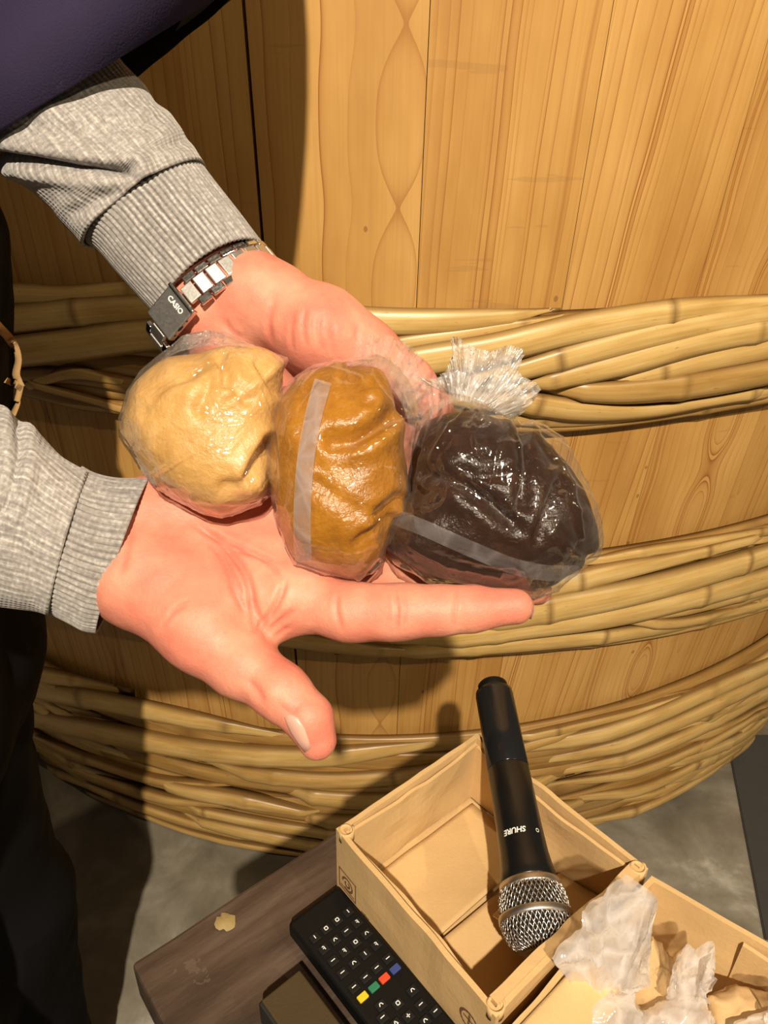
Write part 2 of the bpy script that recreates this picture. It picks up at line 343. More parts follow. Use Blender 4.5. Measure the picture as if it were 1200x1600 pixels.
# ------------------------------------------------------------------ barrel
YA = 0.84+1.296
def R_hoop(z): return 1.296+0.0885*(z-HC+0.5)         # outer face of the hoops at height z
def R_st(z): return R_hoop(z)-0.034                    # face of the staves
def cyl(phi, z, rad): return np.array([rad*math.sin(phi), YA-rad*math.cos(phi), z])
def hit(px, py, off=-0.012):
    """where the line of sight meets the hoop cone: (phi, z, distance)"""
    d = _f + (px-600)/1200*_r - (py-800)/1200*_u
    a, b = 0.2, 3.0; prev = None
    for t in np.linspace(0.3, 2.2, 400):
        p = CAM+d*t; g = math.hypot(p[0], p[1]-YA)-(R_hoop(p[2])+off)
        if g < 0: break
        prev = t
    lo, hi = prev, t
    for _ in range(30):
        m = (lo+hi)/2; p = CAM+d*m
        if math.hypot(p[0], p[1]-YA)-(R_hoop(p[2])+off) < 0: hi = m
        else: lo = m
    p = CAM+d*lo
    return math.atan2(p[0], YA-p[1]), p[2], lo
barrel = thing('barrel', 'huge pale cedar barrel bound with braided bamboo hoops, behind the hands', 'barrel', (0, YA, 0))
phi_a = hit(387, 60, -0.034)[0]; phi_b = hit(668, 60, -0.034)[0]
NST = round(2*PI/(phi_b-phi_a)); DPH = (2*PI-0.0024)/NST
Z0, Z1 = 0.035, 2.10
def stave_mesh():
    nc, nr = 13, 12; V = []; UV = []
    g = 0.0004
    for side, dr in ((0, 0.0), (1, -0.05)):
        for i in range(nr):
            z = Z0+(Z1-Z0)*i/(nr-1)
            for j in range(nc):
                a = -0.5+j/(nc-1); R = R_st(z)
                ph = a*(DPH-2*g/R)
                V.append(cyl(ph, z, R+dr)-np.array([0, YA, 0])); UV.append((a*DPH*1.29, z))
    F = []; n = nr*nc
    for i in range(nr-1):
        for j in range(nc-1):
            a = i*nc+j; F.append((a, a+1, a+nc+1, a+nc)); b = a+n; F.append((b+1, b, b+nc, b+nc+1))
        F.append((i*nc+n, i*nc, (i+1)*nc, (i+1)*nc+n)); k = i*nc+nc-1; F.append((k, k+n, k+nc+n, k+nc))
    for j in range(nc-1):
        F.append((j+1, j, j+n, j+1+n)); k = (nr-1)*nc+j; F.append((k, k+1, k+1+n, k+n))
    return V, F, UV
def make_barrel():
    V, F, UV = stave_mesh(); first = None
    yv = lambda py, px: hit(px, py, -0.034)[1]
    cathedral_u = (hit(623, 190, -0.034)[0]-(phi_a+DPH/2))*1.29; cv = yv(190, 623)
    for k in range(NST):
        ph = phi_a+DPH*(k+0.5)
        o = mesh_obj('stave', V, F, M['stave'], None, False, UV) if first is None else first.copy()
        if first is None: first = o
        else: C.objects.link(o)
        o.parent = barrel; o.rotation_euler = (0, 0, ph)
        r = random.Random(k*13+5); q = k if k < NST/2 else k-NST
        o['grain_seed'] = r.random()*20; o['grain_u'] = r.choice((-1, 1))*r.uniform(0.05, 0.11); o['grain_h'] = r.uniform(0.0, 0.02); o['grain_a'] = r.uniform(0, 0.008)
        o['grain_v'] = r.uniform(0.8, 1.5); o['grain_lean'] = r.uniform(-0.03, 0.03); o['grain_s'] = r.uniform(0.008, 0.013); o['grain_tint'] = r.uniform(0.4, 1.0); o['grain_j'] = 2.2
        S = {0: dict(grain_u=cathedral_u, grain_h=0.006, grain_a=0.0196, grain_v=cv, grain_lean=0.0, grain_s=0.0257, grain_tint=0.95, grain_j=0.0),
             1: dict(grain_u=-0.17, grain_h=0.01, grain_a=0.002, grain_v=cv, grain_lean=-0.03, grain_s=0.0115, grain_tint=1.0),
             2: dict(grain_u=-0.22, grain_h=0.01, grain_a=0.004, grain_v=cv, grain_lean=-0.06, grain_s=0.0135, grain_tint=1.0),
             3: dict(grain_u=0.02, grain_h=0.002, grain_a=0.02, grain_v=yv(640, 1200), grain_lean=0.0, grain_s=0.013, grain_tint=0.95),
             -1: dict(grain_u=0.16, grain_h=0.01, grain_a=0.006, grain_v=cv, grain_lean=0.02, grain_s=0.016, grain_tint=0.75)}.get(q)
        if S:
            for a, b in S.items(): o[a] = b
    # inside fill behind the staves and the bottom head
make_barrel()

HOOPS = {'top': (-0.216, -0.366), 'mid': (-0.578, -0.750), 'low': (-0.916, -1.273)}
def hoop_rad(z, zt, zb):
    s = (z-(zt+zb)/2)/((zt-zb)/2); s = max(-1, min(1, s)); return R_hoop(z)-0.022+0.014*math.sqrt(max(0, 1-s*s))
def strip_mesh(path, zt, zb, layer, nodes, nseg):
    """path rows: phi, z, width(m)"""
    P = catmull(path, nseg); n = len(P); na = 7
    arc = np.concatenate([[0], np.cumsum(np.hypot(np.diff(P[:, 0])*1.27, np.diff(P[:, 1])))])
    V = []; UV = []; ND = []; ED = []
    for i, (ph, z, wd) in enumerate(P):
        t = i/(n-1); tuck = min(1, min(t, 1-t)*7)
        j0, j1 = max(0, i-1), min(n-1, i+1)
        dx = (P[j1, 0]-P[j0, 0])*1.27; dz = P[j1, 1]-P[j0, 1]; l = math.hypot(dx, dz)+1e-9
        ax, az = -dz/l, dx/l                      # across direction in the unrolled surface
        nd = max([math.exp(-((arc[i]-q)/0.0028)**2) for q in nodes], default=0); nw = max([math.exp(-((arc[i]-q)/0.010)**2) for q in nodes], default=0)
        wloc = max(wd, 0.001)*(1+0.07*nw)*(0.25+0.75*tuck)
        for k in range(na):
            a = -1+2*k/(na-1); zz = z+az*a*wloc/2; pp = ph+ax*a*wloc/2/1.27
            rad = hoop_rad(z, zt, zb)*0.6+hoop_rad(zz, zt, zb)*0.4+layer*0.0042*tuck-0.010*(1-tuck)+tuck*0.21*wloc*(max(0, 1-abs(a)**2.6))**0.6+0.0012*nw
            V.append(cyl(pp, zz, rad)); UV.append((arc[i], a*wloc/2)); ND.append(nd); ED.append(1.0 if abs(a) > 0.95 else 0.12 if abs(a) > 0.6 else 0.0)
    for i, (ph, z, wd) in enumerate(P):           # back side
        for s in (-1, 1): V.append(cyl(ph, z+s*wd*0.3, hoop_rad(z, zt, zb)-0.006)); UV.append((arc[i], 0)); ND.append(0); ED.append(1)
    F = [f[::-1] for f in grid_faces(n, na)]; b = n*na
    F = grid_faces(n, na)
    for i in range(n-1):
        F.append((b+2*i, b+2*i+2, b+2*i+3, b+2*i+1)); F.append((i*na, (i+1)*na, b+2*i+2, b+2*i)); F.append((i*na+na-1, b+2*i+1, b+2*i+3, (i+1)*na+na-1))
    F.append(tuple(range(na))+(b+1, b)); F.append(tuple(range((n-1)*na, n*na))[::-1]+(b+2*n-2, b+2*n-1))
    return V, F, UV, ND, ED
def make_hoops():
    spec = {
     'top': [  # (layer, age, [(px, py, width px)...])
      (1, .25, [(-60, 470, 30), (10, 459, 36), (100, 462, 34), (200, 453, 26), (330, 462, 26), (420, 472, 30)]),
      (2, .2, [(300, 478, 40), (450, 488, 44), (600, 500, 46), (700, 499, 40), (790, 493, 26), (880, 487, 9)]),
      (2, .25, [(-80, 505, 44), (20, 497, 46), (120, 487, 46), (230, 480, 44), (380, 488, 42), (480, 505, 30)]),
      (3, .3, [(-80, 560, 44), (30, 545, 50), (130, 533, 52), (240, 518, 52), (420, 522, 40), (560, 540, 26)]),
      (1, .5, [(20, 615, 14), (80, 590, 18), (125, 580, 24), (180, 592, 14), (230, 600, 8)]),
      (2, .6, [(20, 585, 10), (60, 600, 13), (120, 618, 14), (190, 640, 14), (300, 650, 14)]),
      (1, .85, [(-30, 600, 22), (40, 612, 26), (120, 632, 26), (200, 640, 24), (330, 640, 26)]),
      (0, .9, [(-30, 585, 22), (120, 588, 30), (260, 612, 30), (420, 640, 30)]),
      (2, .3, [(540, 548, 20), (640, 531, 28), (740, 516, 22), (830, 501, 14), (900, 492, 6)]),
      (3, .1, [(520, 580, 40), (640, 560, 52), (760, 540, 52), (900, 508, 50), (1050, 484, 42), (1200, 470, 26), (1300, 460, 20)]),
      (3, .1, [(700, 600, 22), (800, 574, 32), (900, 546, 42), (1000, 520, 46), (1100, 500, 44), (1200, 484, 34), (1320, 468, 26)]),
      (3, .15, [(760, 612, 14), (850, 590, 28), (960, 562, 44), (1080, 528, 46), (1200, 506, 42), (1330, 480, 34)]),
      (2, .3, [(900, 606, 14), (980, 588, 26), (1080, 562, 38), (1200, 536, 44), (1330, 505, 40)]),
      (3, .6, [(820, 610, 14), (880, 606, 28), (960, 606, 40), (1060, 597, 46), (1200, 572, 46), (1330, 540, 40)]),
      (2, .4, [(640, 625, 20), (780, 622, 36), (900, 638, 40), (1010, 640, 26), (1100, 625, 20), (1240, 598, 26)]),
      (1, .5, [(700, 650, 26), (800, 655, 28), (900, 657, 28), (1010, 645, 26), (1120, 626, 22), (1260, 600, 22)]),
      (1, .7, [(640, 668, 16), (760, 671, 18), (880, 670, 18), (1000, 658, 18), (1140, 636, 16), (1290, 606, 16)])],
     'mid': [
      (2, .2, [(640, 925, 20), (780, 920, 34), (860, 909, 42), (950, 890, 40), (1040, 872, 26), (1130, 850, 20), (1230, 824, 16)]),
      (1, .25, [(860, 892, 16), (980, 868, 18), (1100, 848, 18), (1200, 828, 16), (1320, 795, 18)]),
      (3, .1, [(640, 975, 36), (760, 958, 52), (860, 940, 58), (1000, 912, 54), (1120, 880, 48), (1220, 850, 40), (1330, 815, 34)]),
      (3, .15, [(560, 1010, 26), (700, 990, 40), (820, 972, 44), (940, 955, 46), (1060, 928, 46), (1200, 890, 46), (1330, 848, 40)]),
      (2, .2, [(840, 1000, 12), (920, 976, 22), (1000, 960, 26), (1090, 940, 28), (1200, 912, 28), (1330, 872, 28)]),
      (3, .35, [(930, 972, 10), (1000, 968, 20), (1060, 968, 22), (1140, 955, 20), (1220, 935, 14), (1300, 915, 10)]),
      (2, .2, [(520, 1030, 20), (640, 1015, 34), (760, 1004, 40), (860, 997, 38), (960, 990, 32), (1060, 975, 30), (1150, 955, 28), (1260, 918, 24)]),
      (1, .5, [(420, 1010, 20), (560, 1012, 26), (680, 1020, 26), (800, 1016, 24), (920, 1008, 22), (1060, 988, 18), (1200, 950, 20), (1330, 910, 20)]),
      (2, .6, [(250, 960, 36), (360, 975, 40), (470, 995, 38), (600, 1014, 24), (700, 1018, 12)]),
      (2, .5, [(60, 860, 40), (200, 885, 44), (340, 905, 44), (480, 925, 40), (640, 935, 30)]),
      (2, .5, [(-60, 880, 40), (100, 905, 44), (240, 930, 44), (400, 950, 40), (560, 965, 30)]),
      (1, .6, [(-60, 930, 30), (100, 950, 34), (240, 975, 34), (400, 1000, 30), (520, 1020, 20)])],
     'low': [
      (2, .25, [(-60, 1045, 36), (62, 1072, 38), (190, 1098, 40), (300, 1122, 34), (420, 1150, 24), (520, 1170, 10)]),
      (3, .35, [(-60, 1085, 36), (62, 1113, 40), (190, 1140, 44), (330, 1165, 44), (470, 1175, 42), (600, 1170, 36), (700, 1163, 22), (780, 1152, 8)]),
      (2, .5, [(300, 1185, 20), (420, 1205, 34), (540, 1212, 36), (660, 1200, 32), (760, 1178, 26), (860, 1150, 18), (960, 1125, 10)]),
      (3, .65, [(-40, 1108, 10), (65, 1145, 14), (150, 1180, 20), (240, 1208, 18), (330, 1222, 12), (420, 1228, 8)]),
      (1, .7, [(-40, 1125, 20), (65, 1160, 22), (180, 1195, 24), (280, 1225, 24), (400, 1245, 22), (520, 1255, 18)]),
      (2, .55, [(-40, 1140, 14), (70, 1176, 18), (160, 1212, 24), (250, 1240, 24), (330, 1256, 16), (420, 1272, 12)]),
      (1, .75, [(-40, 1160, 16), (75, 1192, 16), (180, 1228, 18), (280, 1258, 18), (420, 1282, 16), (560, 1290, 14)]),
      (3, .45, [(-40, 1168, 14), (75, 1200, 18), (150, 1228, 22), (250, 1264, 24), (340, 1290, 20), (430, 1306, 16), (540, 1318, 14), (640, 1318, 10)]),
      (2, .5, [(-40, 1180, 10), (80, 1216, 11), (200, 1266, 12), (300, 1303, 13), (400, 1326, 13), (510, 1338, 13), (640, 1336, 12), (760, 1322, 12)]),
      (3, .25, [(230, 1205, 16), (300, 1226, 32), (380, 1240, 32), (450, 1254, 20), (520, 1268, 10)]),
      (2, .3, [(250, 1245, 14), (320, 1262, 20), (420, 1282, 24), (520, 1296, 26), (640, 1300, 24), (760, 1292, 20)]),
      (3, .25, [(260, 1262, 10), (330, 1280, 24), (420, 1300, 30), (510, 1316, 28), (620, 1318, 24), (740, 1306, 18)]),
      (1, .4, [(420, 1230, 30), (560, 1245, 40), (700, 1240, 40), (800, 1225, 36), (900, 1205, 30)]),
      (1, .4, [(440, 1275, 30), (580, 1280, 40), (720, 1275, 40), (840, 1262, 36), (940, 1248, 30)]),
      (2, .25, [(760, 1160, 10), (815, 1150, 16), (900, 1132, 16), (985, 1111, 14), (1085, 1078, 10), (1150, 1052, 8)]),
      (3, .15, [(740, 1190, 24), (830, 1168, 34), (900, 1150, 36), (1000, 1118, 36), (1100, 1076, 34), (1200, 1030, 36), (1300, 985, 34)]),
      (3, .25, [(780, 1205, 16), (860, 1186, 26), (950, 1160, 32), (1050, 1120, 34), (1150, 1072, 38), (1230, 1030, 34), (1320, 985, 30)]),
      (2, .2, [(790, 1225, 20), (870, 1206, 26), (980, 1176, 30), (1080, 1134, 34), (1160, 1092, 34), (1240, 1048, 30), (1330, 1005, 26)]),
      (2, .4, [(820, 1232, 16), (890, 1222, 22), (980, 1202, 24), (1060, 1172, 22), (1140, 1130, 20), (1220, 1086, 20), (1320, 1035, 20)]),
      (3, .3, [(980, 1212, 8), (1040, 1190, 20), (1100, 1152, 22), (1160, 1118, 18), (1220, 1092, 18), (1320, 1050, 18)]),
      (2, .3, [(840, 1258, 20), (920, 1244, 28), (1000, 1226, 26), (1060, 1200, 22), (1130, 1158, 18), (1210, 1108, 18), (1320, 1062, 18)]),
      (1, .45, [(900, 1262, 16), (980, 1250, 18), (1060, 1222, 20), (1140, 1178, 18), (1210, 1128, 16), (1310, 1075, 16)]),
      (3, .3, [(850, 1300, 16), (930, 1282, 22), (1000, 1258, 24), (1060, 1230, 22), (1120, 1194, 20), (1175, 1154, 18), (1240, 1110, 16), (1330, 1060, 16)]),
      (1, .4, [(640, 1330, 16), (760, 1320, 18), (860, 1303, 18), (950, 1282, 14), (1040, 1248, 12), (1120, 1202, 12), (1190, 1148, 12), (1300, 1085, 12)])]}
    for hn, (zt, zb) in HOOPS.items():
        zt += HC; zb += HC
        hoop = thing('bamboo_hoop', '', '', (0, 0, 0)); del hoop['label']; del hoop['category']
        hoop.parent = barrel; hoop.matrix_parent_inverse = Matrix.Translation((0, -YA, 0))
        nb = {'top': 5, 'mid': 6, 'low': 10}[hn]; rr = random.Random(hn)
        paths = []
        for i in range(nb):                             # undercourse, runs right round the front half
            zz = zb+.012+(zt-zb-.024)*(i+0.5)/nb; wd = (zt-zb)/nb*1.2
            ph = np.linspace(-1.5, 1.5, 16); amp = (zt-zb)*0.06
            paths.append((-2, 0.8, [(p, zz+amp*math.sin(3*p+i*1.3), wd) for p in ph], rr))
        for side in (-1, 1):                            # the braid goes on past both edges of the picture
            for i in range(nb+2):
                a0 = side*rr.uniform(0.30, 0.44); a1 = side*rr.uniform(1.25, 1.45); up = rr.random() < 0.5
                z0 = zb+(zt-zb)*(i+0.5)/(nb+2); z1 = min(zt-0.012, max(zb+0.012, z0+(0.5 if up else -0.5)*(zt-zb)*0.6)); wd = (zt-zb)/(nb+1)*1.1
                pts = [(a0+(a1-a0)*t, z0+(z1-z0)*(0.5-0.5*math.cos(t*PI*2)), wd) for t in np.linspace(0, 1, 9)]
                if side < 0: pts = pts[::-1]
                paths.append((1+i % 2, rr.uniform(.15, .6), pts, rr))
        for lay, age, pts in spec[hn]:
            rows = []
            for px, py, wp in pts:
                ph, z, d = hit(px, py); rows.append((ph, z, wp*d/1200*1.0))
            paths.append((lay, age, rows, rr))
        for lay, age, rows, rr in paths:
            L = sum(math.hypot((rows[i+1][0]-rows[i][0])*1.27, rows[i+1][1]-rows[i][1]) for i in range(len(rows)-1))
            nodes = []; q = rr.uniform(0.03, 0.22)
            while q < L: nodes.append(q); q += rr.uniform(0.2, 0.34)
            V, F, UV, ND, ED = strip_mesh(rows, zt, zb, lay, nodes, max(24, min(110, int(L/0.008))))
            o = mesh_obj('bamboo_strip', V, F, M['bamboo'], None, True, UV, {'node': ND, 'edge': ED})
            o.parent = hoop; o['age'] = age
make_hoops()
# ---8<--- objects
# ------------------------------------------------------------------ implicit-surface modelling
def sdf_mesh(prims, h, pad=0.012):
    """prims: (a, b, ra, rb, k) round cones merged smoothly; returns verts, quads (surface nets)"""
    A = np.array([p[0] for p in prims]+[p[1] for p in prims]); R = np.array([p[2] for p in prims]+[p[3] for p in prims])
    lo = (A-R[:, None]).min(0)-pad; hi = (A+R[:, None]).max(0)+pad
    n = np.ceil((hi-lo)/h).astype(int)+1; F = np.full(n, 0.05, dtype=np.float32)
    for a, b, ra, rb, k in prims:
        a = np.asarray(a); b = np.asarray(b); m = max(ra, rb)+k+3*h
        i0 = np.maximum(((np.minimum(a, b)-m-lo)/h).astype(int), 0); i1 = np.minimum(((np.maximum(a, b)+m-lo)/h).astype(int)+2, n)
        ax = [lo[q]+h*np.arange(i0[q], i1[q]) for q in range(3)]
        X, Y, Z = (ax[0][:, None, None]-a[0]), (ax[1][None, :, None]-a[1]), (ax[2][None, None, :]-a[2])
        ba = b-a; L = ba@ba+1e-12; t = np.clip((X*ba[0]+Y*ba[1]+Z*ba[2])/L, 0, 1)
        d = np.sqrt((X-t*ba[0])**2+(Y-t*ba[1])**2+(Z-t*ba[2])**2)-(ra+(rb-ra)*t)
        sl = tuple(slice(i0[q], i1[q]) for q in range(3)); G = F[sl]
        hh = np.maximum(k-np.abs(G-d), 0)/k
        F[sl] = np.minimum(G, d)-hh*hh*k*0.25
    ins = F < 0
    cnt = np.zeros(n-1, dtype=np.int8); pos = np.zeros((*(n-1), 3), dtype=np.float32); ne = np.zeros(n-1, dtype=np.float32)
    def cs(o): return tuple(slice(o[q], n[q]-1+o[q]) for q in range(3))
    corners = [(x, y, z) for x in (0, 1) for y in (0, 1) for z in (0, 1)]
    for c in corners: cnt += ins[cs(c)]
    act = (cnt > 0) & (cnt < 8)
    idx = np.argwhere(act); vid = np.full(n-1, -1, dtype=np.int64); vid[act] = np.arange(len(idx))
    P = np.zeros((len(idx), 3)); E = np.zeros(len(idx))
    f = {c: F[idx[:, 0]+c[0], idx[:, 1]+c[1], idx[:, 2]+c[2]] for c in corners}
    for c in corners:
        for q in range(3):
            if c[q] == 0:
                e = list(c); e[q] = 1; e = tuple(e); fa, fb = f[c], f[e]; m = (fa < 0) != (fb < 0)
                t = np.where(m, fa/(fa-fb+1e-20), 0); p = np.tile(np.array(c, float), (len(idx), 1)); p[:, q] += t
                P[m] += p[m]; E[m] += 1
    V = lo+h*(idx+P/E[:, None]); Q = []
    for q in range(3):
        o1, o2 = [(1, 2), (2, 0), (0, 1)][q]
        sa = [slice(0, -1)]*3; sa[o1] = slice(1, -1); sa[o2] = slice(1, -1)
        sb = list(sa); sb[q] = slice(1, None)
        x = ins[tuple(sa)]; y = ins[tuple(sb)]; e = np.argwhere(x != y); s0 = x[tuple(e.T)]
        e = e.copy(); e[:, o1] += 1; e[:, o2] += 1
        u1 = np.zeros(3, int); u1[o1] = 1; u2 = np.zeros(3, int); u2[o2] = 1
        g = lambda w_: vid[tuple((e-w_).T)]
        quad = np.stack([g(u1*0), g(u1), g(u1+u2), g(u2)], -1)
        quad[~s0] = quad[~s0][:, ::-1]; Q.append(quad)
    return V, np.concatenate(Q)
def vnormals(V, Q):
    Q = np.asarray(Q); N = np.cross(V[Q[:, 2]]-V[Q[:, 0]], V[Q[:, 3]]-V[Q[:, 1]]); R = np.zeros_like(V)
    for k in range(4): np.add.at(R, Q[:, k], N)
    return R/(np.linalg.norm(R, axis=1)[:, None]+1e-12)
def relax(V, Q, n=2, lam=0.5):
    E = np.concatenate([Q[:, [k, (k+1) % 4]] for k in range(4)])
    deg = np.zeros(len(V)); np.add.at(deg, E[:, 0], 1); np.add.at(deg, E[:, 1], 1)
    for _ in range(n):
        S = np.zeros_like(V); np.add.at(S, E[:, 0], V[E[:, 1]]); np.add.at(S, E[:, 1], V[E[:, 0]])
        V = V+lam*(S/deg[:, None]-V)
    return V
def crease(V, N, lines):
    """fine folds: lines of (surface points as px polyline, depth m, width m); only skin that faces the palm side"""
    px = to_px(V); face = -(N@_f); out = np.zeros(len(V)); red = np.zeros(len(V))
    for pts, dep, wid in lines:
        P = catmull(np.array(pts, float), 24); best = np.full(len(V), 1e9); tt = np.zeros(len(V))
        for i in range(len(P)-1):
            a, b = P[i], P[i+1]; ba = b-a; t = np.clip(((px[:, 0]-a[0])*ba[0]+(px[:, 1]-a[1])*ba[1])/(ba@ba), 0, 1)
            d = np.hypot(px[:, 0]-a[0]-t*ba[0], px[:, 1]-a[1]-t*ba[1]); m = d < best; best = np.where(m, d, best); tt = np.where(m, (i+t)/(len(P)-1), tt)
        dm = best*px[:, 2]/1200; fade = np.minimum(1, np.minimum(tt, 1-tt)*5+0.1)*np.clip(face*3, 0, 1)
        g = np.exp(-(dm/wid)**2)*fade; out -= dep*g; out += dep*0.35*np.exp(-((dm-wid*2)/(wid*1.2))**2)*fade; red = np.maximum(red, g)
    return out, red
def cap(a, b, ra, rb, k=0.010): return (W(*a), W(*b), ra, rb, k)

# ------------------------------------------------------------------ person
person = thing('person', 'person in grey knit sweater and dark work coat holding out three bags in both palms', 'person', (-0.43, 0.42, 0))
def RW(x, y, z): return np.array([x, y, z+HC])
right_hand = [
  cap((-330, 725, .374), (-60, 800, .384), .030, .026, .02), cap((-330, 765, .374), (-60, 836, .384), .030, .024, .02),
  cap((-60, 800, .384), (200, 826, .384), .024, .0198, .014), cap((-60, 836, .384), (190, 896, .381), .023, .0190, .014),
  cap((200, 826, .384), (245, 826, .386), .0198, .0200), cap((190, 896, .381), (225, 905, .376), .0190, .0205),
  cap((225, 905, .378), (458, 930, .362), .0195, .0150), cap((240, 870, .384), (486, 872, .372), .0195, .0148),
  cap((245, 838, .388), (494, 806, .384), .0190, .0140), cap((240, 808, .392), (478, 742, .396), .0195, .0130),
  cap((262, 805, .390), (400, 748, .396), .0185, .0165),                                   # heel of the hand, little finger side
  cap((225, 912, .372), (318, 985, .356), .0215, .0180), cap((250, 885, .372), (345, 940, .362), .0175, .0145),  # ball of the thumb
  cap((318, 985, .356), (376, 1036, .348), .0180, .0146, .010), cap((376, 1036, .348), (440, 1082, .338), .0146, .0122, .006),
  cap((440, 1082, .338), (482, 1122, .333), .0120, .0098, .005), cap((482, 1122, .333), (496, 1157, .333), .0098, .0084, .005),
  cap((380, 978, .362), (430, 968, .362), .0080, .0100, .010),                             # web
  cap((458, 930, .362), (540, 955, .352), .0150, .0126, .010), cap((540, 955, .352), (628, 955, .346), .0122, .0112, .006),
  cap((628, 955, .346), (736, 951, .343), .0112, .0097, .005), cap((736, 951, .343), (804, 948, .343), .0097, .0082, .005),
  cap((640, 955, .344), (690, 953, .342), .0108, .0104, .006), cap((560, 957, .349), (600, 957, .347), .0118, .0116, .006),
  cap((486, 872, .372), (640, 912, .392), .0118, .0108, .008), cap((640, 912, .392), (745, 925, .396), .0105, .0095, .005), cap((745, 925, .396), (838, 922, .394), .0095, .0078, .005),
  cap((494, 806, .384), (650, 850, .408), .0112, .0102, .008), cap((650, 850, .408), (745, 868, .412), .0100, .0092, .005), cap((745, 868, .412), (822, 872, .410), .0092, .0076, .005),
  cap((478, 742, .396), (590, 770, .418), .0105, .0092, .008), cap((590, 770, .418), (655, 790, .424), .0092, .0084, .005), cap((655, 790, .424), (715, 800, .422), .0082, .0068, .005)]
left_hand = [
  cap((-150, 30, .455), (120, 240, .432), .024, .022, .02), cap((-160, 40, .455), (116, 246, .432), .022, .020, .02),
  cap((120, 240, .432), (370, 448, .420), .022, .0190, .014), cap((116, 246, .432), (318, 480, .420), .020, .0180, .014),
  cap((372, 446, .420), (420, 470, .418), .0195, .0205), cap((318, 480, .420), (360, 530, .424), .0180, .0195),
  cap((405, 470, .416), (505, 520, .408), .0225, .0225), cap((505, 520, .408), (568, 548, .410), .0225, .0170),   # ball of the thumb
  cap((568, 548, .410), (640, 596, .414), .0160, .0125, .008), cap((640, 596, .414), (684, 640, .418), .0122, .0090, .006),
  cap((400, 500, .428), (585, 640, .440), .0195, .0145), cap((380, 525, .432), (560, 675, .446), .0195, .0145),
  cap((360, 545, .436), (535, 705, .452), .0190, .0140), cap((350, 555, .438), (505, 730, .458), .0175, .0130),
  cap((585, 640, .440), (665, 715, .446), .0115, .0102, .008), cap((665, 715, .446), (715, 765, .450), .0100, .0090, .005), cap((715, 765, .450), (750, 800, .452), .0090, .0074, .005),
  cap((560, 675, .446), (640, 760, .454), .0118, .0105, .008), cap((640, 760, .454), (690, 815, .458), .0104, .0092, .005), cap((690, 815, .458), (722, 850, .460), .0092, .0076, .005),
  cap((535, 705, .452), (608, 785, .460), .0112, .0100, .008), cap((608, 785, .460), (655, 838, .464), .0098, .0088, .005), cap((655, 838, .464), (684, 868, .466), .0088, .0074, .005),
  cap((505, 730, .458), (560, 795, .465), .0102, .0090, .008), cap((560, 795, .465), (592, 832, .468), .0088, .0080, .005), cap((592, 832, .468), (612, 856, .470), .0080, .0068, .005)]
def seg(a, b, ra, rb, k=0.05): return (RW(*a), RW(*b), ra, rb, k)
EL = W(-200, 60, .455)-np.array([0, 0, HC]); ER = W(-330, 745, .370)-np.array([0, 0, HC])
SL, SR = (-.47, .62, .10), (-.47, .22, .10)
trunk = [seg((-.45, .42, -.36), (-.46, .42, -.10), .115, .115), seg((-.45, .36, -.36), (-.46, .35, .0), .10, .105), seg((-.45, .48, -.36), (-.46, .49, .0), .10, .105),
  seg((-.46, .35, .0), (-.47, .27, .09), .105, .07), seg((-.46, .49, .0), (-.47, .57, .09), .105, .07), seg((-.46, .42, .0), (-.43, .42, .12), .10, .07),
  seg((-.44, .42, .10), (-.33, .42, .25), .062, .056, .03), seg((-.27, .42, .31), (-.275, .42, .385), .078, .088, .03), seg((-.232, .42, .285), (-.23, .42, .33), .055, .060, .03),
  seg((-.158, .42, .312), (-.172, .42, .345), .012, .008, .02), seg((-.178, .405, .275), (-.178, .435, .275), .010, .010, .012), seg((-.188, .42, .235), (-.20, .42, .245), .020, .02, .02), seg((-.28, .335, .32), (-.28, .335, .345), .012, .014, .01), seg((-.28, .505, .32), (-.28, .505, .345), .012, .014, .01),
  (RW(*SL), RW(*EL), .048, .040, .03), (RW(*SR), RW(*ER), .048, .040, .03),
  seg((-.45, .34, -.38), (-.45, .33, -.85), .088, .058, .04), seg((-.45, .33, -.85), (-.46, .33, -1.24), .056, .040, .03), seg((-.46, .33, -1.27), (-.32, .32, -1.285), .034, .026, .02),
  seg((-.45, .50, -.38), (-.45, .51, -.85), .088, .058, .04), seg((-.45, .51, -.85), (-.46, .51, -1.24), .056, .040, .03), seg((-.46, .51, -1.27), (-.32, .52, -1.285), .034, .026, .02)]
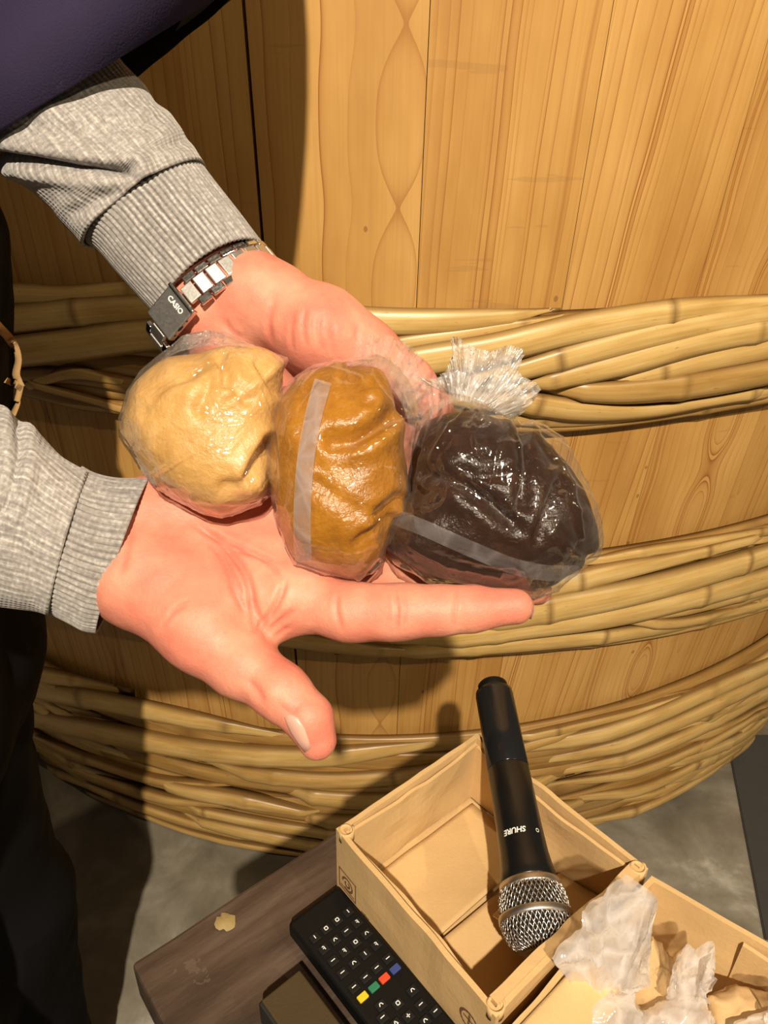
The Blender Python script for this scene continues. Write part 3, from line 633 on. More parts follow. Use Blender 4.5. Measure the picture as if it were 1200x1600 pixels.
def make_body():
    Vs = []; Qs = []; fl = []; off = 0
    def wave(V, amp=0.0003): return amp*fbm(V*260, 2)
    for prims, lines, hh in ((right_hand, [
            ([(300, 812), (345, 850), (385, 900), (398, 950), (412, 985), (420, 1003)], .0016, .0016), ([(318, 838), (350, 878), (368, 925), (388, 965)], .0010, .0014), ([(335, 850), (362, 890), (382, 935)], .0008, .0010),
            ([(395, 990), (425, 955), (440, 925), (446, 905)], .0018, .0014), ([(300, 822), (360, 848), (420, 880), (446, 912)], .0011, .0013), ([(396, 985), (392, 950), (388, 930)], .0010, .0011),
            ([(420, 985), (445, 965), (462, 950)], .0009, .0012), ([(430, 995), (452, 978)], .0006, .0010), ([(350, 860), (400, 868), (440, 880)], .0006, .0011),
            ([(528, 925), (526, 950), (534, 985)], .0007, .0011), ([(618, 918), (621, 950), (620, 990)], .0008, .0010), ([(628, 920), (632, 950), (632, 985)], .0005, .0009), ([(714, 916), (712, 950), (708, 985)], .0007, .0009),
            ([(386, 1062), (402, 1080), (412, 1100)], .0008, .0018), ([(250, 985), (275, 955), (295, 945)], .0005, .0012), ([(262, 960), (285, 942), (300, 938)], .0004, .0010), ([(205, 800), (200, 850), (185, 905)], .0006, .0018), ([(436, 1098), (452, 1112), (470, 1102)], .0004, .0014)], .00115),
        (left_hand, [([(430, 470), (420, 500), (425, 540)], .0008, .0016), ([(478, 480), (474, 510), (480, 545)], .0006, .0012), ([(500, 490), (498, 520), (505, 550)], .0006, .0012), ([(460, 490), (455, 520), (458, 550)], .0005, .0012), ([(350, 500), (362, 520), (380, 530)], .0007, .0016), ([(520, 500), (520, 530), (524, 560)], .0005, .0012), ([(560, 505), (556, 535)], .0006, .0014)], .0013)):
        V, Q = sdf_mesh(prims, hh); V = relax(V, Q, 2); N = vnormals(V, Q)
        dsp, red = crease(V, N, lines); V = V+N*(dsp+0.0004*fbm(V*70, 2))[:, None]
        p = to_px(V); tip = np.exp(-((p[:, 0]-800)/60)**2-((p[:, 1]-950)/60)**2)+np.exp(-((p[:, 0]-500)/40)**2-((p[:, 1]-1130)/60)**2)
        Vs.append(V); Qs.append(Q+off); off += len(V); fl.append(np.clip(red*0.55+tip*0.35+0.25*np.clip(fbm(V*40, 2), 0, 1), 0, 1))
    V, Q = sdf_mesh(trunk, .010, .03); V = relax(V, Q, 1); Vs.append(V); Qs.append(Q+off); fl.append(np.zeros(len(V)))
    o = mesh_obj('body', np.concatenate(Vs), np.concatenate(Qs), M['skin'], person, True, None, {'flush': np.concatenate(fl)})
    return o
body = make_body()
hair_v, hair_q = sdf_mesh([seg((-.30, .42, .34), (-.285, .42, .405), .094, .090, .03), seg((-.32, .42, .28), (-.32, .42, .35), .075, .085, .03)], .009, .02)
mesh_obj('hair', hair_v+0.004*vnormals(hair_v, hair_q)*fbm(hair_v*40, 2)[:, None], hair_q, M['hair'], person)
body_bvh = BVHTree.FromPolygons([v.co for v in body.data.vertices], [tuple(p.vertices) for p in body.data.polygons])
def make_nail(pts, d0, lift):
    """nail plate: px pairs (outer edge, inner edge) from root to tip, laid on the finger"""
    V = []; n = 9
    for (a, b, d) in pts:
        for k in range(n):
            t = k/(n-1); x, y = a[0]+(b[0]-a[0])*t, a[1]+(b[1]-a[1])*t; o, dr = ray(x, y); h = body_bvh.ray_cast(o, dr)
            p = np.array(h[0]) if h[0] is not None and h[3] < 0.40 else W(x, y, d)
            V.append(p-np.array(dr)*lift*(0.35+1-(2*t-1)**2))
    m = len(V); V = np.array(V).reshape(len(pts), n, 3)
    for _ in range(3): V[:, 1:-1] = (V[:, :-2]+2*V[:, 1:-1]+V[:, 2:])/4
    V = V.reshape(-1, 3); V = np.concatenate([V, V+_f*0.0016])
    F = grid_faces(len(pts), n); F = F+[tuple(x+m for x in f[::-1]) for f in F]
    for i in range(len(pts)-1): F.append((i*n, (i+1)*n, (i+1)*n+m, i*n+m)); k = i*n+n-1; F.append((k, k+m, k+n+m, k+n))
    for j in range(n-1): F.append((j, j+m, j+1+m, j+1)); k = (len(pts)-1)*n+j; F.append((k, k+1, k+1+m, k+m))
    return mesh_obj('fingernail', V, F, M['nail'], body)
make_nail([((444, 1121), (454, 1116), .3350), ((447, 1131), (466, 1122), .3340), ((454, 1146), (476, 1138), .3335), ((464, 1161), (482, 1155), .3335), ((476, 1176), (486, 1170), .3338)], .0016, .0007)
make_nail([((826, 932), (832, 930), .3450), ((829, 942), (835, 941), .3445), ((829, 954), (835, 955), .3445), ((824, 966), (830, 968), .3450)], .001, .0004)

# clothing tubes: rows of (left edge px, right edge px, depth, half thickness, front shift px)
def tube(name, rows, nr, na, mat, parent, thick=0.0, ribs=0, rib_amp=0.0, fold=None, uvs=1.0, closed=True):
    A = np.array([[*l, *r, d, t, *s] for l, r, d, t, s in rows], float)
    L = np.concatenate([[0], np.cumsum(np.hypot(np.diff((A[:, 0]+A[:, 2])/2), np.diff((A[:, 1]+A[:, 3])/2)))]); S = np.linspace(0, L[-1], nr)
    G = np.gradient(A, L, axis=0); P = []
    for x in S:
        i = min(max(int(np.searchsorted(L, x))-1, 0), len(L)-2); h = L[i+1]-L[i]; t = (x-L[i])/h
        P.append((2*t**3-3*t**2+1)*A[i]+(t**3-2*t**2+t)*h*G[i]+(3*t**2-2*t**3)*A[i+1]+(t**3-t**2)*h*G[i+1])
    V = []; UV = []; GR = []; vl = 0; prev = None
    for i, q in enumerate(P):
        l, r, d, t = W(q[0], q[1], q[4]), W(q[2], q[3], q[4]), q[4], q[5]; c = (l+r)/2
        cx, cy = (q[0]+q[2])/2, (q[1]+q[3])/2; Fp = W(cx+q[6], cy+q[7], d-t); Bp = 2*c-Fp
        if prev is not None: vl += np.linalg.norm(c-prev)
        prev = c; per = PI*(np.linalg.norm(r-l)/2+t)
        for j in range(na):
            a = 2*PI*j/na; p = c+(r-c)*math.cos(a)+(Fp-c)*math.sin(a); n = unit(p-c)
            g = 0.0
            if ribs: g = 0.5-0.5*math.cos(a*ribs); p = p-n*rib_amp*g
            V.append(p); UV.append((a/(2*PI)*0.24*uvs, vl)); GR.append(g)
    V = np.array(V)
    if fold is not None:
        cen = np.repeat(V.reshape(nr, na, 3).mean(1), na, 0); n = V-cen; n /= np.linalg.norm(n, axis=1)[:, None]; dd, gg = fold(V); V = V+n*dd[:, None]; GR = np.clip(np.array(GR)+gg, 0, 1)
    F = grid_faces(nr, na, True)
    F = [f[::-1] for f in F]
    o = mesh_obj(name, V, F, mat, parent, True, UV, {'groove': GR})
    if thick:
        m = o.modifiers.new('cloth_thickness', 'SOLIDIFY'); m.thickness = thick; m.offset = 0
    return o
def seg_d(p, pts):
    P = np.array(pts, float); b = np.full(len(p), 1e9)
    for i in range(len(P)-1):
        a, c = P[i], P[i+1]; ba = c-a; t = np.clip(((p[:, 0]-a[0])*ba[0]+(p[:, 1]-a[1])*ba[1])/(ba@ba), 0, 1)
        b = np.minimum(b, np.hypot(p[:, 0]-a[0]-t*ba[0], p[:, 1]-a[1]-t*ba[1]))
    return b
def folds(lines, amp=0.0022):
    def fn(V):
        p = to_px(V); o = amp*fbm(V*np.array([32, 32, 32]), 2); g = np.zeros(len(V))
        N = V-V.mean(0)
        front = np.clip(-(V-np.mean(V, 0))@_f*60+0.6, 0, 1)
        for pts, dep, wid in lines:
            x = seg_d(p, pts); o = o-dep*np.exp(-(x/wid)**2)*front+dep*0.5*np.exp(-((x-wid*2.0)/(wid*1.3))**2)*front
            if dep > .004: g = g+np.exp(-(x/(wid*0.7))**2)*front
        return o, g
    return fn
Z = (0, 0)
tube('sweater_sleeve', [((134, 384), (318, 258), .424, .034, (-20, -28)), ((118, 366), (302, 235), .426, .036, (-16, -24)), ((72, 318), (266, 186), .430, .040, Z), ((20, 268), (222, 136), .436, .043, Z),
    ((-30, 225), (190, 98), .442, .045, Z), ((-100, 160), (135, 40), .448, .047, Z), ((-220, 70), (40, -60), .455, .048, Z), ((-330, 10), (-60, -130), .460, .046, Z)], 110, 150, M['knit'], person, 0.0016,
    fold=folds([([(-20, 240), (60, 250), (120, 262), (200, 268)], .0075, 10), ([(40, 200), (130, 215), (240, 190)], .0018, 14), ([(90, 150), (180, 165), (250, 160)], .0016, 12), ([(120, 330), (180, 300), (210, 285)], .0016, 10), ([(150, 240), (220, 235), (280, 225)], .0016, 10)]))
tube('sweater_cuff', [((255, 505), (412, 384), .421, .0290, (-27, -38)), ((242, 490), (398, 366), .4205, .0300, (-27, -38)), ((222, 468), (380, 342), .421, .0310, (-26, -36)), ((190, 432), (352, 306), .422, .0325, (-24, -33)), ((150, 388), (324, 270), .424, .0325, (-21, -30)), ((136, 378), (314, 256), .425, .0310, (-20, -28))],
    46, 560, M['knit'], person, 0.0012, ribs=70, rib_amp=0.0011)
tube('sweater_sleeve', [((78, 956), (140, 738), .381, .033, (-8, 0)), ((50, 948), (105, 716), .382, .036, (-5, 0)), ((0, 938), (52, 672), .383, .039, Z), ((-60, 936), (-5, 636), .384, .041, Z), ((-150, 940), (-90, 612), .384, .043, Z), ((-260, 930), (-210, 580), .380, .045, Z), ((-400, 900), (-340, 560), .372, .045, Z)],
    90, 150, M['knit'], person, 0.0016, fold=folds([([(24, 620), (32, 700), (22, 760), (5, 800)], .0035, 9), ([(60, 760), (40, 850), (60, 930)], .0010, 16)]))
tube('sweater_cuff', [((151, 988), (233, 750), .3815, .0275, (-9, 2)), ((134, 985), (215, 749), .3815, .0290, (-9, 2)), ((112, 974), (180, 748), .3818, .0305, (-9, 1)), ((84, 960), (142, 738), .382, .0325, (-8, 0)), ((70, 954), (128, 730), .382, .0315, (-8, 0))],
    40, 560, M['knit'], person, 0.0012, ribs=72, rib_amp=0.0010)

# work coat: trunk and skirts, upper-arm cover, wide left sleeve
def make_coat():
    pr = [seg((-.455, .42, -.46), (-.46, .42, -.05), .150, .145), seg((-.470, .575, -.55), (-.398, .59, -.12), .100, .106), seg((-.455, .33, -.46), (-.46, .34, .0), .125, .122), seg((-.455, .52, -.46), (-.46, .50, .0), .140, .128),
      seg((-.46, .34, .0), (-.475, .25, .08), .12, .085), seg((-.46, .50, .0), (-.475, .58, .08), .12, .085), (RW(*SR), RW(*ER)+np.array([-.03, -.0, .03]), .088, .082, .05), (RW(*SL), RW(-.42, .60, .06), .085, .075, .05), (RW(-.42, .60, .06), RW(*EL), .070, .060, .03)]
    V, Q = sdf_mesh(pr, .009, .03); V = relax(V, Q, 2); N = vnormals(V, Q); V = V+N*(0.005*fbm(V*14, 3))[:, None]
    mesh_obj('work_coat', V, Q, M['black'], person)
    return BVHTree.FromPolygons([Vector(v) for v in V], [tuple(map(int, q)) for q in Q])
coat_bvh = make_coat()
def make_trousers():
    pr = [seg((-.45, .42, -.36), (-.45, .42, -.46), .118, .118), seg((-.445, .335, -.40), (-.44, .325, -.85), .108, .088), seg((-.44, .325, -.85), (-.45, .325, -1.24), .088, .078),
      seg((-.430, .505, -.40), (-.458, .515, -.85), .112, .098), seg((-.458, .515, -.85), (-.475, .52, -1.22), .098, .090)]
    V, Q = sdf_mesh(pr, .011, .03); V = relax(V, Q, 2); N = vnormals(V, Q); V = V+N*(0.006*fbm(V*12, 3))[:, None]
    mesh_obj('trousers', V, Q, M['trouser'], person)
    for y in (.325, .52):
        v, q = sdf_mesh([seg((-.46, y, -1.275), (-.33, y, -1.285), .042, .033, .03), seg((-.33, y, -1.285), (-.29, y, -1.288), .036, .030, .03)], .006, .02)
        v[:, 2] = np.maximum(v[:, 2], 0.002); mesh_obj('shoe', v, q, M['plastic'], person)
make_trousers()
E3z = np.array([0, 0, 1.0])
def make_wide_sleeve():
    near = [(-90, 262, .412), (0, 204, .396), (60, 166, .390), (130, 124, .388), (200, 82, .392), (270, 38, .400), (330, 0, .412), (385, -36, .430)]
    far = [(398, -40, .462), (378, -20, .478), (352, 0, .487), (318, 30, .490), (280, 58, .492), (245, 86, .490), (212, 112, .488), (150, 160, .480), (80, 210, .468), (0, 260, .450), (-70, 280, .425)]
    rim = np.array([W(*p) for p in near+far]); n = len(rim)
    nr = 26; V = []
    cen = rim.mean(0); na = 72
    R = []
    for j in range(na):
        x = j/na*n; i = int(x); t = x-i; p = [rim[(i+k-1) % n] for k in range(4)]
        R.append(0.5*((2*p[1])+(-p[0]+p[2])*t+(2*p[0]-5*p[1]+4*p[2]-p[3])*t*t+(-p[0]+3*p[1]-3*p[2]+p[3])*t**3))
    R = np.array(R)
    K, S = cen+np.array([.10, .08, .46]), RW(-.45, .57, .10)  # sleeve carried high out of view, shaped to shade the barrel's upper left
    def path(t): return (1-t)**2*cen+2*t*(1-t)*K+t*t*S
    def sl_s(t): return 1-0.45*t**2
    for i in range(nr):
        t = i/(nr-1); s = sl_s(t)
        q = path(t)+(R-cen)*s; q = q+0.004*t*fbm(q*22, 2)[:, None]*unit(np.array([.3, -.6, .5])); V.append(q)
    V = np.concatenate(V); F = grid_faces(nr, na, True)
    o = mesh_obj('coat_sleeve', V, F, M['purple'], person); m = o.modifiers.new('cloth_thickness', 'SOLIDIFY'); m.thickness = 0.0028; m.offset = 0
    # grey lining just inside and the black facing along the far hem
    k = 0.955
    Vi = np.concatenate([path(i/(nr-1))+(V[i*na:(i+1)*na]-path(i/(nr-1)))*k+E3z*0.004 for i in range(nr)])
    o = mesh_obj('sleeve_lining', Vi, F, M['greycloth'], person); m = o.modifiers.new('cloth_thickness', 'SOLIDIFY'); m.thickness = 0.0015
    a0, a1 = int(na*len(near)/n)-1, na-2
    rows = [(0.0, 1.004), (0.02, 0.985), (0.06, 0.945), (0.10, 0.935), (0.14, 0.93)]
    B = []
    up = unit(np.array([-0.25, 0.10, 0.96]))
    for s, kk in rows:
        for j in range(a0, a1): B.append(cen+(R[j]-cen)*kk+(path(s*0.45)-cen)-up*0.002)
    o = mesh_obj('sleeve_facing', B, grid_faces(len(rows), a1-a0), M['black'], person); m = o.modifiers.new('cloth_thickness', 'SOLIDIFY'); m.thickness = 0.003
make_wide_sleeve()
def coat_band(pts, wpx):
    """printed tan band lying on the coat"""
    P = catmull(np.array(pts, float), 24); V = []
    for i, (x, y) in enumerate(P):
        t = P[min(i+1, 23)]-P[max(i-1, 0)]; t = t/np.linalg.norm(t); nrm = np.array([-t[1], t[0]])
        for s in (-1, 1):
            q = (x+nrm[0]*s*wpx/2, y+nrm[1]*s*wpx/2); o, d = ray(*q); h = coat_bvh.ray_cast(o, d)
            V.append(np.array(h[0]-d*0.003) if h[0] is not None else W(*q, .62))
    o = mesh_obj('coat_print', V, grid_faces(24, 2), M['tan'], person); m = o.modifiers.new('print_thickness', 'SOLIDIFY'); m.thickness = 0.001
for b in ([(-20, 490), (0, 512), (20, 536), (26, 560), (24, 590), (33, 606)], [(10, 594), (22, 600), (34, 608)], [(32, 604), (26, 628), (16, 655)]): coat_band(b, 13 if len(b) > 3 else 9)
# ---8<--- bags
# ------------------------------------------------------------------ the three bags
def poly_r(poly, c, th):
    """distance from c to the outline along each direction th (px)"""
    P = np.array(poly, float)-np.array(c); Q = np.roll(P, -1, axis=0); dx, dy = np.cos(th), np.sin(th); r = np.zeros(len(th))
    for a, b in zip(P, Q):
        e = b-a; den = dx*e[1]-dy*e[0]; den = np.where(np.abs(den) < 1e-9, 1e-9, den)
        t = (a[0]*e[1]-a[1]*e[0])/den; u = (a[0]*dy-a[1]*dx)/den
        r = np.where((u >= 0) & (u <= 1) & (t > 0), np.maximum(r, t), r)
    return r
def smooth_c(r, n):
    for _ in range(n): r = (np.roll(r, 1)+2*r+np.roll(r, -1))/4
    return r
def pillow(name, poly, c, d0, T, mat, parent, tilt=(0, 0), back=0.7, na=150, nr=34, sm=2, disp=None, lump=0.0, p=2.6, q=0.5, seed=0.0, closed=True):
    """a filled bag: outline at its widest section, swelling T towards the viewer's side and T*back behind"""
    th = np.linspace(0, 2*PI, na, endpoint=False); R = smooth_c(poly_r(poly, c, th), sm)
    V = []; rho = np.sin(np.linspace(0, 1, nr)*PI/2)
    def ring(r, s):
        out = []
        for k in range(na):
            x, y = c[0]+R[k]*r*math.cos(th[k]), c[1]+R[k]*r*math.sin(th[k])
            t = T*max(0, 1-r**p)**q*(1 if s > 0 else back)
            out.append(W(x, y, d0+tilt[0]*(x-c[0])+tilt[1]*(y-c[1])-s*t))
        return out
    rows = [ring(r, 1) for r in rho[1:]]+[ring(r, -1) for r in rho[1:-1][::-1]]
    V = [np.array(W(*c, d0-T))]+[v for rw in rows for v in rw]+[np.array(W(*c, d0+T*back))]
    V = np.array(V); n = len(rows)
    F = [(0, 1+(k+1) % na, 1+k) for k in range(na)]
    for i in range(n-1):
        for k in range(na): a = 1+i*na+k; b = 1+i*na+(k+1) % na; F.append((a, b, b+na, a+na))
    e = len(V)-1; o = 1+(n-1)*na; F += [(e, o+k, o+(k+1) % na) for k in range(na)]
    cc = V.mean(0); N = (V-cc); N /= np.linalg.norm(N, axis=1)[:, None]
    if lump: V = V+N*(lump*fbm(V*45+seed, 3))[:, None]
    if disp is not None: V = V+N*disp(V)[:, None]
    o = mesh_obj(name, V, F, mat, parent, True)
    bv = BVHTree.FromPolygons([Vector(v) for v in V], F)
    return o, bv
def dents(lines, seed=0):
    def fn(V):
        px = to_px(V); o = np.zeros(len(V))
        for pts, dep, wid in lines:
            x = seg_d(px, catmull(np.array(pts, float), 16)) if len(pts) > 2 else seg_d(px, pts); o = o-dep*np.exp(-(x/wid)**2)+dep*0.4*np.exp(-((x-2*wid)/(wid*1.3))**2)
        return o
    return fn
def crinkle(amp, sc, lines=(), seed=0):
    base = dents(lines)
    def fn(V): return amp*(np.clip(ridge(V*sc+seed), -0.6, 1)**3)+amp*0.5*(np.clip(ridge(V*sc*2.3+seed+9), -0.6, 1)**3)+(base(V) if lines else 0)
    return fn
def ruffle(name, neck, outer, d0, d1, mat, parent, nu=60, nv=14, amp=0.006, freq=9, seed=0, jagk=1.0):
    """gathered sheet of film fanning out from a neck line"""
    A = catmull(np.array(neck, float), nu); B = catmull(np.array(outer, float), nu); r = np.random.default_rng(seed); V = []
    ph = np.cumsum(r.uniform(0.5, 1.5, nu))*freq*2*PI/nu; jag = r.normal(0, 1, nu)
    for i in range(nv):
        t = i/(nv-1)
        for j in range(nu):
            x, y = A[j]*(1-t)+B[j]*t; dd = d0+(d1-d0)*t
            z = amp*(0.25+0.75*t)*(math.sin(ph[j])+0.45*math.sin(2.3*ph[j]+1)+0.35*jagk*jag[j]*(t**0.5))
            V.append(W(x+jagk*jag[j]*1.2*t, y, dd+z))
    V = np.array(V); n = 0.0015*fbm(V*150+seed, 2)
    if jagk < 0.5: n = n-0.004*np.clip(ridge(V*42+seed), -0.5, 1)**3-0.002*np.clip(ridge(V*95+seed), -0.5, 1)**3
    V = V+n[:, None]*_f
    return mesh_obj(name, V, grid_faces(nv, nu), mat, parent, True)
def tape(name, pts, wpx, bvh, mat, parent, lift=0.0006, n=40):
    P = catmull(np.array(pts, float), n); V = []; dl = None
    for i, (x, y) in enumerate(P):
        t = P[min(i+1, n-1)]-P[max(i-1, 0)]; t = t/np.linalg.norm(t); m = np.array([-t[1], t[0]])
        for s in (-1, -.33, .33, 1):
            q = (x+m[0]*s*wpx/2, y+m[1]*s*wpx/2); o, d = ray(*q); h = bvh.ray_cast(o, d)
            if h[0] is not None: dl = h[3]
            V.append(np.array(o+d*(dl if dl else .35))-np.array(d)*lift)
    V = np.array(V).reshape(n, 4, 3)
    for _ in range(2): V[1:-1] = (V[:-2]+2*V[1:-1]+V[2:])/4
    return mesh_obj(name, V.reshape(-1, 3), grid_faces(n, 4), mat, parent, True)

def pale_bag():
    t = thing('miso_bag', 'clear bag of pale cream-yellow bean paste, nearest the watch and wrists', 'bag', W(315, 805, .365), 'bags of paste held in the hands')
    paste = [(228, 585), (262, 560), (300, 556), (340, 546), (385, 538), (418, 550), (447, 563), (437, 582), (440, 628), (427, 690), (420, 735), (419, 770), (406, 786), (345, 805), (320, 800), (285, 782), (240, 750), (214, 716), (191, 682), (187, 655), (203, 612)]
    pillow('miso_paste', paste, (318, 670), .356, .029, M['miso_w'], t, lump=.0011, back=.62, p=3.2, seed=3, sm=1,
        disp=dents([([(345, 560), (352, 590), (350, 600)], .003, 8), ([(418, 690), (400, 720), (390, 740)], .005, 9), ([(420, 700), (395, 745), (350, 760)], .0018, 9), ([(405, 565), (420, 590), (432, 610)], .003, 8), ([(360, 600), (385, 625)], .002, 8), ([(330, 600), (310, 640)], .0015, 10), ([(240, 600), (330, 570)], .0015, 12), ([(300, 585), (260, 600), (225, 640)], .0012, 10)]))
    film = [(222, 580), (252, 552), (285, 525), (325, 514), (352, 519), (385, 536), (420, 549), (450, 562), (440, 584), (443, 628), (430, 692), (421, 737), (421, 772), (407, 789), (346, 808), (318, 803), (282, 785), (236, 754), (209, 718), (187, 682), (183, 655), (198, 610)]
    f, bv = pillow('plastic_film', film, (318, 668), .3555, .0305, M['film'], t, back=.64, p=3.4, lump=.0007, seed=3, sm=1, na=280, nr=60, disp=crinkle(.0007, 60, [([(418, 690), (400, 720), (385, 745)], .004, 8), ([(345, 560), (352, 600)], .002, 7), ([(350, 545), (300, 580), (240, 620)], -.0012, 4), ([(360, 550), (400, 600), (420, 650)], -.0012, 4), ([(240, 740), (310, 700), (420, 690)], -.0009, 4), ([(420, 770), (370, 785), (300, 780)], -.0010, 4), ([(345, 560), (330, 620), (345, 690)], -.0008, 4), ([(210, 700), (250, 760)], -.001, 4)]))
    ruffle('bag_neck', [(240, 570), (290, 548), (340, 538), (400, 545)], [(262, 552), (298, 522), (345, 517), (398, 542)], .345, .372, M['neckfilm'], t, amp=.0025, freq=6, seed=4)
def amber_bag():
    t = thing('miso_bag', 'clear bag of amber-brown bean paste, middle one of the three held bags', 'bag', W(545, 905, .36), 'bags of paste held in the hands')
    paste = [(452, 610), (470, 586), (512, 573), (520, 566), (546, 576), (590, 575), (606, 600), (612, 640), (628, 660), (632, 705), (634, 750), (626, 800), (606, 840), (600, 868), (575, 898), (545, 904), (500, 890), (462, 876), (450, 850), (432, 800), (421, 740), (419, 690), (426, 650), (440, 625)]
    pillow('miso_paste', paste, (528, 735), .352, .030, M['miso_b'], t, lump=.0012, back=.62, p=3.0, seed=8, sm=1,
        disp=dents([([(520, 690), (560, 684), (605, 655)], .0045, 12), ([(590, 800), (620, 780)], .003, 10), ([(540, 600), (575, 630)], .002, 9), ([(545, 580), (560, 600), (590, 600)], .002, 7), ([(480, 620), (470, 680)], .0015, 9), ([(560, 850), (610, 810)], .003, 11), ([(500, 760), (560, 800)], .0012, 12)]))
    film = [(438, 615), (462, 588), (490, 571), (520, 564), (548, 560), (590, 556), (622, 575), (645, 605), (655, 640), (648, 690), (640, 745), (632, 800), (610, 845), (600, 880), (580, 900), (556, 909), (502, 896), (458, 879), (446, 850), (428, 800), (418, 742), (416, 690), (423, 650), (432, 628)]
    f, bv = pillow('plastic_film', film, (530, 733), .3515, .0315, M['film'], t, back=.64, p=3.2, lump=.0007, seed=8, sm=1, na=280, nr=60, disp=crinkle(.0008, 60, [([(520, 690), (560, 684), (610, 652)], .0035, 10), ([(585, 810), (622, 780)], .003, 8), ([(560, 690), (600, 670), (648, 655)], -.0014, 4), ([(480, 600), (500, 580), (560, 590)], -.0012, 4), ([(580, 590), (610, 640), (620, 690)], -.0012, 4), ([(430, 640), (440, 720), (436, 800)], -.0010, 4), ([(560, 905), (600, 850), (630, 800)], -.0012, 4), ([(530, 740), (570, 730), (620, 735)], -.0009, 4), ([(470, 640), (500, 600)], -.0010, 4), ([(540, 860), (590, 850)], -.0008, 4)], 5))
    tape('seam_strip', [(505, 595), (492, 640), (480, 700), (474, 760), (472, 820), (474, 878)], 27, bv, M['strip'], t)
    ruffle('bag_neck', [(540, 572), (580, 572), (615, 590), (640, 640)], [(545, 552), (578, 524), (628, 532), (690, 602)], .345, .372, M['neckfilm'], t, amp=.004, freq=8, seed=5)
    ruffle('bag_neck', [(600, 590), (622, 620), (640, 670), (640, 740)], [(625, 545), (655, 580), (676, 620), (662, 690)], .350, .366, M['neckfilm'], t, amp=.003, freq=6, seed=15)
def dark_bag():
    t = thing('miso_bag', 'clear knotted bag of dark chocolate-brown bean paste, furthest from the wrists', 'bag', W(760, 920, .365), 'bags of paste held in the hands')
    paste = [(650, 705), (662, 672), (690, 652), (722, 642), (762, 642), (800, 660), (845, 682), (882, 718), (912, 760), (934, 815), (938, 858), (905, 890), (868, 914), (830, 920), (760, 916), (690, 905), (642, 882), (610, 862), (604, 832), (618, 800), (638, 762)]
    pillow('miso_paste', paste, (770, 785), .357, .031, M['miso_d'], t, lump=.0020, back=.62, p=3.0, seed=21, sm=1,
        disp=dents([([(670, 740), (720, 755), (770, 790), (800, 815)], .0035, 12), ([(815, 660), (818, 720), (815, 790)], .003, 10), ([(870, 760), (850, 810), (840, 840)], .003, 9), ([(640, 830), (720, 870), (820, 900)], .003, 12), ([(720, 735), (760, 745), (800, 740)], .002, 9), ([(880, 830), (920, 870)], .002, 10)]))
    film = [(644, 760), (650, 712), (652, 668), (676, 638), (706, 618), (745, 618), (778, 632), (812, 652), (852, 664), (882, 684), (908, 735), (936, 800), (944, 848), (938, 868), (902, 898), (862, 928), (838, 936), (815, 928), (740, 921), (668, 908), (616, 878), (602, 852), (602, 832), (614, 798), (632, 775)]
    f, bv = pillow('plastic_film', film, (772, 785), .3562, .0330, M['film'], t, back=.64, p=3.1, lump=.0010, seed=21, sm=1, na=280, nr=60, disp=crinkle(.0013, 55, [([(670, 738), (720, 755), (770, 790), (805, 818)], .003, 9), ([(815, 660), (820, 720), (812, 800)], .0025, 8), ([(872, 755), (850, 815)], .0025, 8), ([(730, 640), (690, 690), (665, 760)], -.0014, 4), ([(745, 640), (740, 690), (760, 740)], -.0014, 4), ([(790, 650), (815, 700), (812, 760), (790, 800)], -.0016, 4), ([(800, 655), (850, 690), (890, 760), (910, 840)], -.0014, 4), ([(805, 655), (880, 700), (925, 790)], -.0012, 4), ([(690, 735), (730, 760), (775, 800)], -.0012, 4), ([(880, 770), (850, 800), (835, 850)], -.0012, 4), ([(640, 850), (700, 880), (780, 900)], -.0012, 4), ([(885, 850), (910, 870), (935, 850)], -.0012, 4), ([(680, 640), (660, 720), (650, 790)], -.0012, 4)], 11))
    tape('seam_strip', [(616, 808), (655, 822), (700, 842), (750, 864), (800, 884), (850, 895), (905, 896)], 25, bv, M['darkstrip'], t)
    ruffle('bag_neck', [(672, 655), (700, 632), (740, 628), (790, 650)], [(664, 600), (690, 588), (716, 592), (790, 652)], .338, .350, M['neckfilm'], t, amp=.003, freq=7, seed=3)
    ruffle('knotted_tail', [(690, 612), (720, 625), (760, 640), (798, 655)], [(648, 592), (690, 588), (706, 560), (708, 526), (735, 540), (768, 548), (792, 540), (816, 546), (812, 582), (842, 603), (822, 640), (796, 658)], .345, .350, M['frill'], t, nu=96, nv=16, amp=.0045, freq=16, seed=6)
    ruffle('knotted_tail', [(700, 612), (740, 622), (775, 640), (795, 655)], [(686, 585), (720, 580), (756, 590), (784, 585), (806, 600), (822, 622), (800, 655)], .338, .334, M['frill'], t, nu=80, nv=12, amp=.005, freq=18, seed=9)
pale_bag(); amber_bag(); dark_bag()
